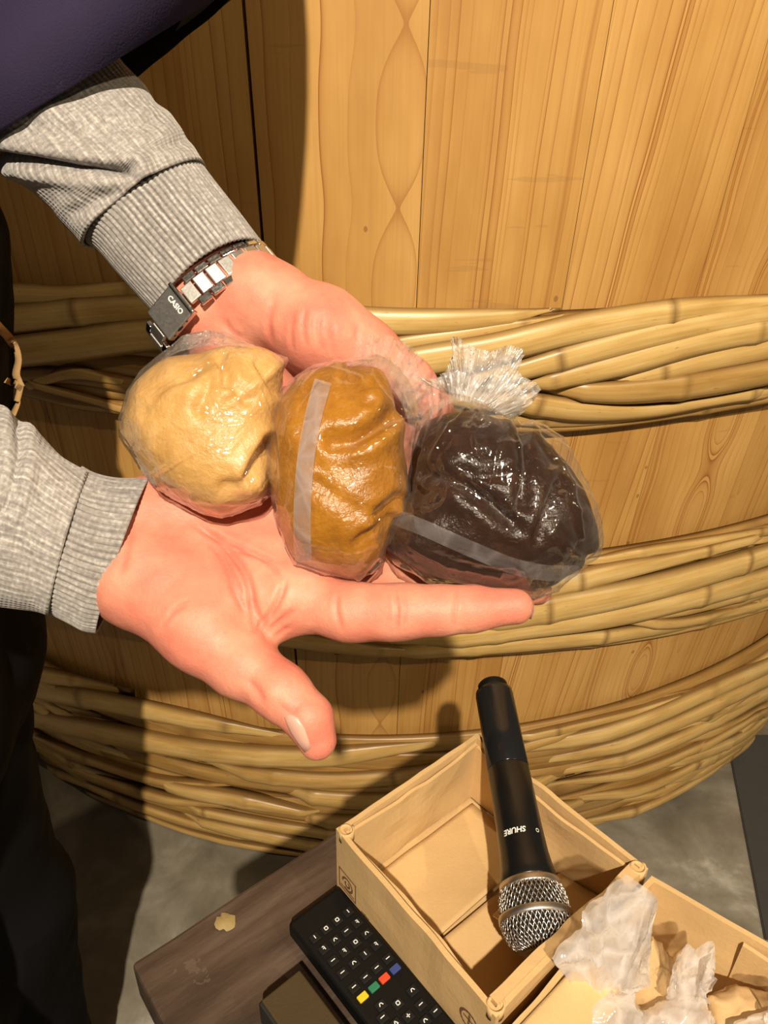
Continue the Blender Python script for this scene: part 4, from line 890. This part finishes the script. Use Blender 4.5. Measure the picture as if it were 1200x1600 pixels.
# ---8<--- watch
def make_watch():
    t = thing('wristwatch', 'brushed steel wristwatch bracelet with folding clasp on the far wrist', 'watch', W(337, 475, .42))
    # band loop: ellipse round the wrist; centre, end points (edges of the visible arc), front-most point
    ctr = np.array(W(339, 471, .4205)); e1 = np.array(W(424, 403, .4205))-ctr; fr = np.array(W(313, 448, .396))-ctr
    nrm = unit(np.cross(e1, fr))                       # along the forearm
    if nrm@(np.array(W(420, 560, .42))-ctr) < 0: nrm = -nrm   # towards the hand
    def P(a): return ctr+e1*math.cos(a)+fr*math.sin(a)
    def T(a): return unit(-e1*math.sin(a)+fr*math.cos(a))
    wid = 0.0185
    # arc-length table
    A = np.linspace(0, 2*PI, 721); Ln = np.concatenate([[0], np.cumsum(np.linalg.norm(np.diff([P(a) for a in A], axis=0), axis=1))])
    ang = lambda s: float(np.interp(s % Ln[-1], Ln, A))
    sc0 = float(np.interp(2.12, A, Ln)); clen = 0.021
    def block(s0, s1, n0, n1, h, mat, name, bev=0.0006):
        """curved link from arc s0 to s1, across n0..n1 of the width, height h"""
        bm = bmesh.new(); am = ang((s0+s1)/2); t_ = T(am); o_ = unit(np.cross(nrm, t_)); 
        if o_@(P(am)-ctr) < 0: o_ = -o_
        mid = (P(ang(s0))+P(ang(s1)))/2
        Mx = frame(mid+o_*h/2+nrm*(n0+n1)/2*wid, t_, nrm, np.cross(t_, nrm) if np.cross(t_, nrm)@o_ > 0 else -np.cross(t_, nrm))
        box_bm(bm, Mx, s1-s0, abs(n1-n0)*wid, h, bev); bmesh.ops.recalc_face_normals(bm, faces=bm.faces)
        return bm_obj(name, bm, mat, t)
    s = sc0-clen/2; pitch = 0.0078; gap = 0.0005
    k = 0; q = 0.0
    # H-shaped links: a wide centre piece and paired outer pieces half a step along
    span = Ln[-1]-clen-0.036; x = sc0+clen/2+0.0004; n = int(span/2/pitch)
    for sd in (1, -1):
        x0 = sc0+sd*(clen/2+0.0004)
        for i in range(n):
            a, b = x0+sd*i*pitch, x0+sd*(i+1)*pitch; a, b = min(a, b), max(a, b)
            lk = block(a+gap, b-gap/2, -0.27, 0.27, .0028, M['steel'], 'centre_link')
            hs = pitch/2*sd
            for w0, w1 in ((-0.5, -0.285), (0.285, 0.5)): block(a+hs+gap/2, b+hs-gap/2, w0, w1, .0026, M['polished'], 'side_link')
    c = block(sc0-clen/2, sc0+clen/2, -0.54, 0.54, .0046, M['steel'], 'clasp', .0009)
    block(sc0-clen/2-.0004, sc0-clen/2+.0022, -0.56, 0.56, .0054, M['polished'], 'clasp_edge', .0010)
    am = ang(sc0-clen/2+0.0062); t_ = T(am); o_ = unit(np.cross(nrm, t_)); o_ = o_ if o_@(P(am)-ctr) > 0 else -o_
    # pin holes in the clasp's side
    for ds, r in ((-.004, .0006), (.001, .0011), (.006, .0006)):
        a2 = ang(sc0+ds); bm = bmesh.new(); tt = T(a2); oo = unit(np.cross(nrm, tt)); oo = oo if oo@(P(a2)-ctr) > 0 else -oo
        bmesh.ops.create_cone(bm, cap_ends=True, segments=12, radius1=r, radius2=r, depth=.0004, matrix=frame(P(a2)+oo*.0023+nrm*wid*.541, tt, oo, nrm) @ Matrix.Diagonal((1.9 if r > .001 else 1, 1, 1, 1))); bm_obj('pin_hole', bm, M['inkdark'], t)
    # case on the back of the wrist
    am = ang(sc0+Ln[-1]/2); o_ = unit(P(am)-ctr); p = P(am); tt = T(am)
    lathe('watch_case', [(0, .012), (0.001, .019), (.007, .019), (.009, .0175), (.0095, .0165)], p, o_, M['polished'], t, 40)
    return t, P, T, ang, sc0, clen, nrm, ctr
watch = make_watch()
def text_mesh(name, txt, size, M4, mat, parent, ext=0.0001, bold=0.0):
    cu = bpy.data.curves.new(name, 'FONT'); cu.body = txt; cu.size = size; cu.align_x = 'CENTER'; cu.align_y = 'CENTER'; cu.extrude = ext; cu.offset = bold; cu.resolution_u = 3
    o = bpy.data.objects.new(name, cu); C.objects.link(o); dg = bpy.context.evaluated_depsgraph_get(); dg.update()
    me = bpy.data.meshes.new_from_object(o.evaluated_get(dg)); bpy.data.objects.remove(o); bpy.data.curves.remove(cu)
    me.transform(M4); n = bpy.data.objects.new(name, me); C.objects.link(n); me.materials.clear(); me.materials.append(mat)
    if parent: n.parent = parent; n.matrix_parent_inverse = parent.matrix_basis.inverted()
    return n
def watch_text():
    t, P, T, ang, sc0, clen, nrm, ctr = watch
    a = ang(sc0-clen/2+0.0054); tt = T(ang(sc0)); o_ = unit(np.cross(nrm, tt)); o_ = o_ if o_@(P(a)-ctr) > 0 else -o_
    mid = (P(ang(sc0-clen/2))+P(ang(sc0+clen/2)))/2+o_*.0047-tt*(clen/2-.0052)
    x = nrm; y = np.cross(o_, x)
    text_mesh('clasp_lettering', 'CASIO', .0040, frame(mid, x, y, o_), M['white'], t, bold=.00006)
watch_text()
# ---8<--- box
# ------------------------------------------------------------------ bench, cardboard boxes and what lies on them
ZT = HC-0.600                       # bench top
ZR = HC-0.520                       # rim of the left box
cA, cB, cC, cD = (plane_pt(525, 1295, ZR), plane_pt(745, 1146, ZR), plane_pt(1013, 1357, ZR), plane_pt(775, 1590, ZR))
E1 = unit(((cB-cA)+(cC-cD))/2); E1[2] = 0; E1 = unit(E1); E2 = np.array([E1[1], -E1[0], 0]); E3 = np.array([0, 0, 1.0])   # along the barrel side, towards the viewer, up
def bench():
    t = thing('bench', 'low dark-stained plank bench under the cardboard boxes', 'bench', (0.10, 0.25, 0))
    c0 = plane_pt(203, 1500, ZT); c1 = plane_pt(455, 1338, ZT)
    d = unit(c1-c0); n = np.array([d[1], -d[0], 0]); Ltot = float((cB-c0)@d)-0.012; r = random.Random(4); th = 0.045
    off = 0
    for i, wd in enumerate((0.185, 0.17, 0.18)):
        bm = bmesh.new(); c = c0+d*Ltot/2+n*(off+wd/2)-E3*(th/2); box_bm(bm, frame(c, d, n, -E3 if np.cross(d, n)[2] < 0 else E3), Ltot, wd-0.003, th, 0.0035, 2)
        bmesh.ops.recalc_face_normals(bm, faces=bm.faces)
        bmesh.ops.subdivide_edges(bm, edges=[e for e in bm.edges if e.calc_length() > .1], cuts=20, use_grid_fill=True)
        for v in bm.verts: v.co += Vector((0, 0, 0.0016*float(fbm(np.array(v.co)[None]*16, 2)[0])-.0016)) if v.co.z > ZT-.01 else Vector((0, 0, 0))
        bm_obj('plank', bm, M['darkwood'], t); off += wd
    for a in (0.08, Ltot-0.08):
        bm = bmesh.new(); hgt = ZT-th; box_bm(bm, frame(c0+d*a+n*off/2-E3*(th+0.03), d, n, E3), 0.05, off-0.05, 0.06, 0.003); bmesh.ops.recalc_face_normals(bm, faces=bm.faces); bm_obj('crosspiece', bm, M['darkwood'], t)
        for b in (0.06, off-0.06):
            bm = bmesh.new(); box_bm(bm, frame(c0+d*a+n*b+np.array([0, 0, -ZT+(hgt-0.06)/2]), d, n, E3), 0.055, 0.055, hgt-0.06, 0.003); bmesh.ops.recalc_face_normals(bm, faces=bm.faces); bm_obj('leg', bm, M['darkwood'], t)
    # pale scab of dried glue on the top
    c = plane_pt(352, 1440, ZT); V = [c+E3*.0016]; k = 18
    for rr_, z in ((0.5, .0013), (1.0, -.0003)):
        for j in range(k):
            q = 2*PI*j/k; rad = (0.0085+0.002*math.sin(2*q+1)+0.0018*r.uniform(-1, 1))*rr_; V.append(c+d*rad*math.cos(q)*0.8+n*rad*math.sin(q)*1.1+E3*z)
    F = [(0, 1+j, 1+(j+1) % k) for j in range(k)]+[(1+j, 1+k+j, 1+k+(j+1) % k, 1+(j+1) % k) for j in range(k)]
    mesh_obj('dried_glue', V, F, M['olive_light'], t)
M['olive_light'] = m_simple('dried_glue', (0.30, 0.22, 0.09), 0.7, bump=0.4)
bench()
def panel(name, a, b, h0, h1, th, mat, parent, inward, seed=0, amp=0.0012, nx=26, nz=10, top=None):
    """standing sheet of card from a to b (bottom corners given at height h0 up to h1), slightly buckled"""
    a = np.array(a, float); b = np.array(b, float); V = []
    for s in (0, 1):
        for i in range(nz):
            t = i/(nz-1)
            for j in range(nx):
                u = j/(nx-1); p = a+(b-a)*u; p = np.array([p[0], p[1], h0+(h1-h0)*t]); k = amp*math.sin(PI*u)*float(fbm(np.array([[u*4+seed, t*2, seed*1.7]]), 2)[0])
                if top is not None: p = p+np.array(inward)*top(u)*t*t
                V.append(p+np.array(inward)*(s*th+k*2)+E3*(0.0012*t*float(vnoise(np.array([[u*9+seed, 3.3, .5]]))[0])))
    n = nx*nz; F = grid_faces(nz, nx); F = [f[::-1] for f in F]+[tuple(x+n for x in f) for f in F]
    for j in range(nx-1): F += [(j, j+1, j+1+n, j+n), ((nz-1)*nx+j+1, (nz-1)*nx+j, (nz-1)*nx+j+n, (nz-1)*nx+j+1+n)]
    for i in range(nz-1): F += [(i*nx+nx, i*nx, i*nx+n, i*nx+nx+n), (i*nx+nx-1, i*nx+2*nx-1, i*nx+2*nx-1+n, i*nx+nx-1+n)]
    o = mesh_obj(name, V, F, mat, parent, False); bm = bmesh.new(); bm.from_mesh(o.data); bmesh.ops.recalc_face_normals(bm, faces=bm.faces); bm.to_mesh(o.data); bm.free()
    return o
def printed_mark(parent, o, x, y, nrm, size, kind):
    V = []; F = []
    def stroke(pts, w_):
        for i in range(len(pts)-1):
            a, b = np.array(pts[i], float), np.array(pts[i+1], float); t = (b-a)/np.linalg.norm(b-a); m = np.array([-t[1], t[0]])*w_/2; k = len(V)
            for q in (a-m-t*w_*.3, b-m+t*w_*.3, b+m+t*w_*.3, a+m-t*w_*.3): V.append(o+x*q[0]*size+y*q[1]*size+nrm*.0009)
            F.append((k, k+1, k+2, k+3))
    circ = lambda cx, cy, r, a0, a1, n=14: [(cx+r*math.cos(a0+(a1-a0)*i/n), cy+r*math.sin(a0+(a1-a0)*i/n)) for i in range(n+1)]
    if kind == 0:
        stroke([(-.5, -.5), (.5, -.5), (.5, .5), (-.5, .5), (-.5, -.5)], .07); stroke(circ(0, 0, .30, 0, 5.2), .09); stroke(circ(0, 0, .13, 2, 7), .08); stroke([(-.4, -.36), (.4, -.36)], .06)
    elif kind == 1:
        stroke([(-.4, .4), (.4, .4)], .10); stroke([(0, .5), (0, -.4)], .10); stroke([(-.45, 0), (.45, 0)], .09); stroke([(0, 0), (-.4, -.45)], .09); stroke([(0, 0), (.42, -.45)], .09)
    elif kind == 2: stroke(circ(0, 0, .42, 0, 2*PI, 20), .10); stroke([(0, .3), (0, -.3)], .09); stroke([(-.25, .05), (.25, .05)], .09)
    mesh_obj('printed_mark', V, F, M['print'], parent, False)
def left_box():
    t = thing('cardboard_box', 'open shallow cardboard box holding the microphone, corner towards the barrel', 'box', (cA+cB+cC+cD)/4*np.array([1, 1, 0])+E3*ZT)
    zb = ZT+0.0015; zf = ZT+0.008
    cen = (cA+cB+cC+cD)/4
    for i, (a, b, nm) in enumerate(((cA, cB, 'side_panel'), (cB, cC, 'side_panel'), (cC, cD, 'side_panel'), (cD, cA, 'side_panel'))):
        dr = unit(b-a); inn = np.array([-dr[1], dr[0], 0]); inn = inn if inn@(cen-a) > 0 else -inn
        panel(nm, a, b, zb, ZR, 0.0042, M['card'], t, inn, seed=i*3.1+1, top=(lambda u: 0.0) if i != 2 else (lambda u: 0.004*math.sin(PI*u)))
        if i in (0, 3, 1):                      # folded-in liner along the long walls
            panel('inner_flap', a+dr*.006+inn*.0045, b-dr*.006+inn*.0045, zf, ZR-0.004-0.002*i, 0.003, M['card'], t, inn, seed=i*5+9, top=(lambda u: 0.003*math.sin(PI*u)))
        else:
            panel('inner_flap', a+dr*.006+inn*.0045, b-dr*.006+inn*.0045, zf, ZR+0.001, 0.007, M['card'], t, inn, seed=31, amp=.002)
    bm = bmesh.new(); L1 = np.linalg.norm(cB-cA); L2 = np.linalg.norm(cC-cB)
    e1, e2 = unit(cB-cA), unit(cC-cB); e2 = unit(e2-e1*(e1@e2)); cz = cen*np.array([1, 1, 0])
    box_bm(bm, frame(cz+E3*(zb+.002), e1, e2, np.cross(e1, e2)), L1-.012, L2-.012, .004); bmesh.ops.recalc_face_normals(bm, faces=bm.faces); bm_obj('bottom_panel', bm, M['card'], t)
    # two bottom flaps meeting across the middle, one lifting at its edge
    for s in (-1, 1):
        V = []; n = 18
        for i in range(n):
            for j in range(n):
                u, v = i/(n-1), j/(n-1); p = cz+e1*(u-.5)*(L1-.022)+e2*s*(0.002+v*(L2/2-.016)); z = zb+.0055+.004*(1-v)**3*(0.5+0.5*math.sin(3*u+s))+.0006*float(vnoise(np.array([[u*5, v*5, s*3.0+9]]))[0])
                V.append(p+E3*z)
        o = mesh_obj('bottom_flap', V, grid_faces(n, n), M['card'], t); m = o.modifiers.new('card_thickness', 'SOLIDIFY'); m.thickness = .002
    # a torn tuck flap lying in the right corner
    p = cz+e1*L1*.22+e2*L2*.30
    V = []; n = 9
    for i in range(n):
        for j in range(n):
            u, v = i/(n-1), j/(n-1); V.append(p+e1*(u-.5)*.075+e2*(v-.5)*.075*(1-.25*u)+E3*(ZT+.018+.018*v+.006*math.sin(4*u+2*v)))
    o = mesh_obj('tuck_flap', V, grid_faces(n, n), M['card'], t); m = o.modifiers.new('card_thickness', 'SOLIDIFY'); m.thickness = .0025
    # rolled corner folds
    for c, ax in ((cA, e1), (cC, -e1), (cD, e1)):
        q = c*np.array([1, 1, 0]); inw = unit(cen-c); V = []
        for i in range(20):
            a = i/19*2*PI*1.15; r = .0055-.0022*i/19
            for z in (ZR-.010, ZR+.0012): V.append(q+inw*.008+e1*r*math.cos(a)+e2*r*math.sin(a)+E3*z)
        o = mesh_obj('corner_fold', V, [(2*i, 2*i+2, 2*i+3, 2*i+1) for i in range(19)], M['card'], t); m = o.modifiers.new('card_thickness', 'SOLIDIFY'); m.thickness = .0014
    # printing on the face towards the remote control
    dr = unit(cA-cD); out = np.array([dr[1], -dr[0], 0]); out = out if out@(cen-cA) < 0 else -out
    base = cA*np.array([1, 1, 0])+E3*(ZT+.030)
    printed_mark(t, base-dr*.016-E3*.002, dr, E3, out, .022, 0); printed_mark(t, base-dr*.040-E3*.018, dr, E3, out, .012, 1); printed_mark(t, cD*np.array([1, 1, 0])+E3*(ZT+.045)+dr*.020, dr, E3, out, .020, 2)
    return cz, e1, e2, L1, L2
BX = left_box()
# second box, beyond the near right wall of the first
ZR2 = HC-0.522
def right_box():
    cz, e1, e2, L1, L2 = BX
    a = plane_pt(1018, 1368, ZR2); far = unit(plane_pt(1200, 1474, ZR2)-a); near = unit(plane_pt(800, 1600, ZR2)-a)
    sx, sy = .25, .20; P = [a, a+far*sx, a+far*sx+near*sy, a+near*sy]
    t = thing('cardboard_box', 'open cardboard box holding white plastic bags, right of the microphone box', 'box', (P[0]+P[2])/2*np.array([1, 1, 0])+E3*ZT)
    cen = (P[0]+P[2])/2; zb = ZT+.0015
    for i in range(4):
        p, q = P[i], P[(i+1) % 4]; dr = unit(q-p); inn = np.array([-dr[1], dr[0], 0]); inn = inn if inn@(cen-p) > 0 else -inn
        panel('side_panel', p, q, zb, ZR2, .004, M['card'], t, inn, seed=60+i*4, amp=.002, nx=34)
        if i == 0: panel('inner_flap', p+dr*.07+inn*.005, q-dr*.02+inn*.005, zb+.005, ZR2-.006, .003, M['card'], t, inn, seed=77, amp=.003)
    bm = bmesh.new(); box_bm(bm, frame(cen*np.array([1, 1, 0])+E3*(zb+.002), far, near, np.cross(far, near)), sx-.01, sy-.01, .004); bmesh.ops.recalc_face_normals(bm, faces=bm.faces); bm_obj('bottom_panel', bm, M['card'], t)
    # flap folded down into the box from the shared edge
    p0 = a+near*.085; V = []; n = 14
    for i in range(n):
        for j in range(n):
            u, v = i/(n-1), j/(n-1); V.append(p0+near*(u*.105)+far*(.004+v*.030)+E3*(-.001-.020*v*v-.002*math.sin(3*u)*v))
    o = mesh_obj('top_flap', V, grid_faces(n, n), M['card'], t); m = o.modifiers.new('card_thickness', 'SOLIDIFY'); m.thickness = .003
    return t, a, far, near
RB = right_box()
def crumple(name, label, pts, c, d0, T, seed):
    o, _ = pillow(name, pts, c, d0, T, M['kraft'], None, lump=.004, back=.8, p=2.2, seed=seed, sm=0, na=90, nr=18, disp=crinkle(.005, 38, (), seed)); o['label'] = label; o['category'] = 'paper'; o['group'] = 'kraft paper padding in the box'
crumple('kraft_paper', 'crumpled brown paper padding between the two white bags', [(1000, 1478), (1020, 1468), (1036, 1472), (1046, 1510), (1050, 1560), (1020, 1580), (990, 1572), (985, 1530)], (1018, 1525), .540, .012, 5)
crumple('kraft_paper', 'crumpled brown paper padding at the far right of the white bags', [(1100, 1555), (1150, 1540), (1210, 1560), (1230, 1610), (1160, 1640), (1100, 1620)], (1160, 1590), .530, .014, 12)
def white_bags():
    for lab, body, bc, d0, tail, neck, dn, sd in (
      ('larger tied milky plastic bag standing in the right box beside the microphone', [(895, 1560), (925, 1548), (985, 1548), (1004, 1580), (1012, 1630), (1000, 1670), (930, 1690), (860, 1680), (845, 1640), (868, 1595)], (930, 1625), .520,
        [(862, 1496), (872, 1478), (905, 1442), (910, 1424), (938, 1400), (978, 1368), (1000, 1382), (1023, 1398), (1016, 1440), (1012, 1500), (1013, 1535)], [(905, 1552), (930, 1560), (960, 1562), (990, 1550)], (.515, .492), 31),
      ('smaller tied milky plastic bag in the right box, second from the microphone', [(1030, 1565), (1060, 1558), (1100, 1560), (1112, 1600), (1120, 1650), (1060, 1690), (985, 1680), (975, 1635), (1000, 1592)], (1050, 1625), .520,
        [(1040, 1556), (1046, 1520), (1060, 1490), (1074, 1474), (1086, 1482), (1112, 1468), (1114, 1484), (1102, 1508), (1118, 1522), (1108, 1536), (1094, 1540), (1106, 1560)], [(1042, 1562), (1062, 1568), (1085, 1568), (1106, 1562)], (.515, .500), 44),
      ('tied milky plastic bag at the bottom right corner of the picture, mostly cut off', [(1150, 1600), (1180, 1586), (1230, 1582), (1262, 1610), (1262, 1660), (1200, 1690), (1140, 1670), (1128, 1635)], (1200, 1635), .515,
        [(1190, 1590), (1205, 1560), (1230, 1545), (1255, 1555), (1262, 1590)], [(1190, 1596), (1220, 1600), (1255, 1596)], (.505, .498), 58)):
        t = thing('plastic_bag', lab, 'bag', W(bc[0], bc[1]+40, d0+.02), 'tied white bags in the right box')
        pillow('bag_body', body, bc, d0, .020, M['milky'], t, lump=.002, back=.8, p=2.4, seed=sd, sm=1, na=110, nr=24, disp=crinkle(.003, 48, (), sd))
        ruffle('bag_neck', neck, tail, dn[0], dn[1], M['milky'], t, nu=64, nv=26, amp=.0065, freq=2.2, seed=sd, jagk=0.25)
        ruffle('bag_neck', neck, [(x+3, y+9) for x, y in tail], dn[0]+.006, dn[1]+.016, M['milky'], t, nu=64, nv=22, amp=.006, freq=1.8, seed=sd+3, jagk=0.25)
white_bags()
# ---8<--- microphone
def microphone():
    p0 = W(849, 1497, .545); p1 = W(769, 1068, .716); ax = unit(p0-p1); Lm = np.linalg.norm(p0-p1)    # p1 tail, p0 grille tip
    t = thing('microphone', 'black wireless handheld microphone with silver wire grille leaning in the box', 'microphone', p0*np.array([1, 1, 0])+E3*ZT)
    v = unit(CAM-(p0+p1)/2); v = unit(v-ax*(v@ax)); sd = np.cross(ax, v)
    k = Lm/0.2505
    S = lambda pr: [(a*k, r) for a, r in pr]
    lathe('battery_cap', S([(0, .0118), (.002, .0135), (.009, .0138), (.010, .0132)]), p1, ax, M['plastic'], t, 40)
    lathe('transmitter_sleeve', S([(.0095, .0150), (.011, .0168), (.015, .0172), (.060, .0174), (.0935, .0176), (.0940, .0172)]), p1, ax, M['gloss'], t, 48)
    lathe('handle', S([(.0942, .0172), (.0948, .0177), (.150, .0182), (.172, .0190), (.186, .0206), (.1945, .0222), (.1955, .0218)]), p1, ax, M['micblack'], t, 48)
    lathe('collar', S([(.1950, .0218), (.1957, .0230), (.1995, .0236), (.2012, .0238), (.2016, .0230)]), p1, ax, M['grilleband'], t, 48)
    lathe('grille_foam', S([(.2005, .0222), (.208, .0240), (.222, .0252), (.234, .0232), (.243, .0178), (.2475, .0105), (.2488, .002)]), p1, ax, M['foam'], t, 40)
    lathe('grille_band', S([(.2195, .0256), (.2200, .0272), (.2215, .0276), (.2240, .0276), (.2255, .0272), (.2260, .0256)]), p1, ax, M['grilleband'], t, 56)
    # woven wire mesh: two families of crimped wires over the basket
    prof = [(.2010, .0236), (.208, .0252), (.2195, .0264), (.226, .0264), (.233, .0250), (.239, .0222), (.2442, .0182), (.2478, .0128), (.2497, .0066), (.2502, .0015)]
    pz = np.array([q[0] for q in prof])*k; prr = np.array([q[1] for q in prof]); arc = np.concatenate([[0], np.cumsum(np.hypot(np.diff(pz), np.diff(prr)))])
    V = []; F = []; nw = 46; m = 64
    def wire(pts, r):
        b = len(V); n = len(pts)
        for i, p in enumerate(pts):
            tg = unit(pts[min(i+1, n-1)]-pts[max(i-1, 0)]); o_ = unit(np.cross(tg, ax+1e-3*v)); q_ = np.cross(tg, o_)
            for j in range(4): a = PI/2*j; V.append(p+(o_*math.cos(a)+q_*math.sin(a))*r)
        for i in range(n-1):
            for j in range(4): F.append((b+4*i+j, b+4*i+(j+1) % 4, b+4*i+4+(j+1) % 4, b+4*i+4+j))
    for fam in (1, -1):
        for w_ in range(nw):
            pts = []
            for i in range(m):
                s = i/(m-1)*arc[-1]*0.985; z = np.interp(s, arc, pz); r = np.interp(s, arc, prr); a = 2*PI*w_/nw+fam*0.62*s/arc[-1]*2
                cr = .00035*math.sin(i/(m-1)*PI*26+PI*w_+(0 if fam > 0 else PI)); pts.append(p1+ax*z+(v*math.cos(a)+sd*math.sin(a))*(r+cr))
            wire(np.array(pts), .00052)
    o = mesh_obj('wire_mesh', V, F, M['grille'], t); o['kind'] = 'stuff'
    # white lettering across the handle, tops towards the grille, and the little emblem ring
    c = p1+ax*.1585*k; rad = .0186
    lab = text_mesh('lettering', 'SHURE', .0060, Matrix.Identity(4), M['white'], None, .0001, .00012)
    up = ax; right = np.cross(up, v)
    for vv in lab.data.vertices:
        x, y, z = vv.co; x += y*0.18; a = x/rad+0.22; vv.co = Vector(c+up*y+(v*math.cos(a)+right*math.sin(a))*(rad+.0003+z))
    lab.parent = t; lab.matrix_parent_inverse = t.matrix_basis.inverted()
    bm = bmesh.new(); a = -0.80; q = c+up*.0005+(v*math.cos(a)+right*math.sin(a))*(rad+.0002); nn = v*math.cos(a)+right*math.sin(a); tt = np.cross(up, nn); V = []
    for r_ in (.0016, .0011):
        for j in range(20): V.append(q+(tt*math.cos(j*PI/10)+up*math.sin(j*PI/10))*r_+nn*.0002)
    bm.free(); mesh_obj('emblem_ring', V, grid_faces(2, 20, True), M['white'], t)
M['gloss'] = m_simple('gloss_black', (0.010, 0.010, 0.011), 0.16); M['grilleband'] = m_metal('satin_nickel', (0.60, 0.57, 0.53), 0.34)
microphone()
# ---8<--- remote control
def remote():
    z = ZT+.021
    a = plane_pt(449, 1441, z); b = plane_pt(514, 1414, z); d = plane_pt(566, 1593, z)
    dl = unit(d-a); dw = np.array([-dl[1], dl[0], 0]); dw = dw if dw@(b-a) > 0 else -dw; wd = .050; ln = .20
    t = thing('remote_control', 'long black television remote control with four coloured keys, beside the box', 'remote control', a*np.array([1, 1, 0])+E3*ZT)
    bm = bmesh.new(); c = a+dl*ln/2+dw*wd/2; box_bm(bm, frame(c-E3*.0085, dl, dw, np.cross(dl, dw)), ln, wd, .017, .0035, 3); bmesh.ops.recalc_face_normals(bm, faces=bm.faces); bm_obj('casing', bm, M['plastic'], t)
    def key(u, v, lw, ww, mat, nm='button', h=.0016):
        bm = bmesh.new(); p = a+dl*u+dw*v+E3*(h/2-.0002); box_bm(bm, frame(p, dl, dw, np.cross(dl, dw)), lw, ww, h, .0005, 1); bmesh.ops.recalc_face_normals(bm, faces=bm.faces); return bm_obj(nm, bm, mat, t)
    def glyph(parent, u, v, kind, s=.0026, mat=None):
        V = []; F = []; o = a+dl*u+dw*v+E3*.00165
        def q(x0, y0, x1, y1, w_=.22):
            A = np.array([x0, y0]); B = np.array([x1, y1]); tv = (B-A)/(np.linalg.norm(B-A)+1e-9); n_ = np.array([-tv[1], tv[0]])*w_/2; k = len(V)
            for g in (A-n_, B-n_, B+n_, A+n_): V.append(o+dw*g[0]*s+dl*g[1]*s)
            F.append((k, k+1, k+2, k+3))
        for st in kind: q(*st)
        return mesh_obj('key_print', V, F, mat or M['white'], parent, False)
    DASH = [(-.6, 0, .6, 0)]; NUM = [(-.25, -.5, .25, -.5), (.25, -.5, .25, .5), (-.25, 0, .25, 0)]; ONE = [(0, -.5, 0, .5)]; TRI = [(-.5, .4, .5, .4), (-.5, .4, 0, -.5), (.5, .4, 0, -.5)]; SQ = [(-.4, -.4, .4, -.4), (.4, -.4, .4, .4), (.4, .4, -.4, .4), (-.4, .4, -.4, -.4)]; PLUS = [(-.5, 0, .5, 0), (0, -.5, 0, .5)]; ARC = [(-.5, .3, -.2, -.3), (-.2, -.3, .2, -.3), (.2, -.3, .5, .3)]
    r = random.Random(5); lay = []
    for i in range(4):
        for j in range(4): lay.append((.024+i*.0115, .009+j*.0108, r.choice((NUM, DASH, SQ, ARC, ONE))))
    for j in range(4): lay.append((.072, .009+j*.0108, DASH))
    for i, v in enumerate((.0095, .020, .030, .0405)): 
        k = key(.0815, v, .0052, .0078, M[('yel', 'grn', 'red', 'blu')[i]], 'colour_key', .0024); k['label'] = ('yellow', 'green', 'red', 'blue')[i]+' colour key'
    for (u, v, g) in [(.094, .016, ARC), (.101, .026, SQ), (.101, .0115, DASH), (.101, .040, ARC), (.110, .016, TRI), (.112, .026, PLUS), (.112, .038, DASH), (.121, .009, NUM), (.121, .021, SQ), (.122, .033, ARC), (.122, .043, DASH),
                      (.134, .010, TRI), (.134, .024, DASH), (.134, .037, PLUS), (.146, .010, SQ), (.146, .024, NUM), (.146, .038, DASH), (.160, .010, ONE), (.160, .024, DASH), (.160, .038, NUM), (.174, .010, DASH), (.174, .024, SQ), (.174, .038, ARC)]: lay.append((u, v, g))
    for u, v, g in lay:
        k = key(u, v, .0066, .0078, M['rubber']); glyph(k, u, v, g, .0030)
remote()
# small low carton left of the remote, in its shade
def small_carton():
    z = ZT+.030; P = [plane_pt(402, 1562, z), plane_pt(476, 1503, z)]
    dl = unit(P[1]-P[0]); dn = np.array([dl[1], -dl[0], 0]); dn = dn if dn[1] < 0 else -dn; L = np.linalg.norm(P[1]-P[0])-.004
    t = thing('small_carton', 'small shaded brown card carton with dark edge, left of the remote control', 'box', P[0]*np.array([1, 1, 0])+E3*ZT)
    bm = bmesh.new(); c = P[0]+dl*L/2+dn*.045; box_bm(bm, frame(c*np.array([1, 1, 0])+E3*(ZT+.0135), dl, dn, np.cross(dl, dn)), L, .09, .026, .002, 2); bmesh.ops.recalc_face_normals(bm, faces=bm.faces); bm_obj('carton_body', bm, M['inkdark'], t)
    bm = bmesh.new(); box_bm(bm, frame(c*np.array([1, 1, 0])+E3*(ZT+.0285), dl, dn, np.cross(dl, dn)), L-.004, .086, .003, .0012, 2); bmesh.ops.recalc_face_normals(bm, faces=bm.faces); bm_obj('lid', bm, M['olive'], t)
small_carton()

# thin dark slab added as a cast shadow on the floor at the right
def add_shadow_slab():
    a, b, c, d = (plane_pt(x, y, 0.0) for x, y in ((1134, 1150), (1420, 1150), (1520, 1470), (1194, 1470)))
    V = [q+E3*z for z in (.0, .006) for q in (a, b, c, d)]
    o = mesh_obj('shadow_slab', V, [(3, 2, 1, 0), (4, 5, 6, 7), (0, 1, 5, 4), (1, 2, 6, 5), (2, 3, 7, 6), (3, 0, 4, 7)], M['steelgrey'], None, False); o['label'] = 'dark slab added as a cast shadow on the floor, beside the barrel foot'; o['category'] = 'mat'  # not a real mat: the slab stands for a cast shadow
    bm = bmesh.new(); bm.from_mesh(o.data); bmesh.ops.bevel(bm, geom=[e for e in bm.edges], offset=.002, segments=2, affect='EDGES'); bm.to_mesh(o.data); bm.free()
add_shadow_slab()
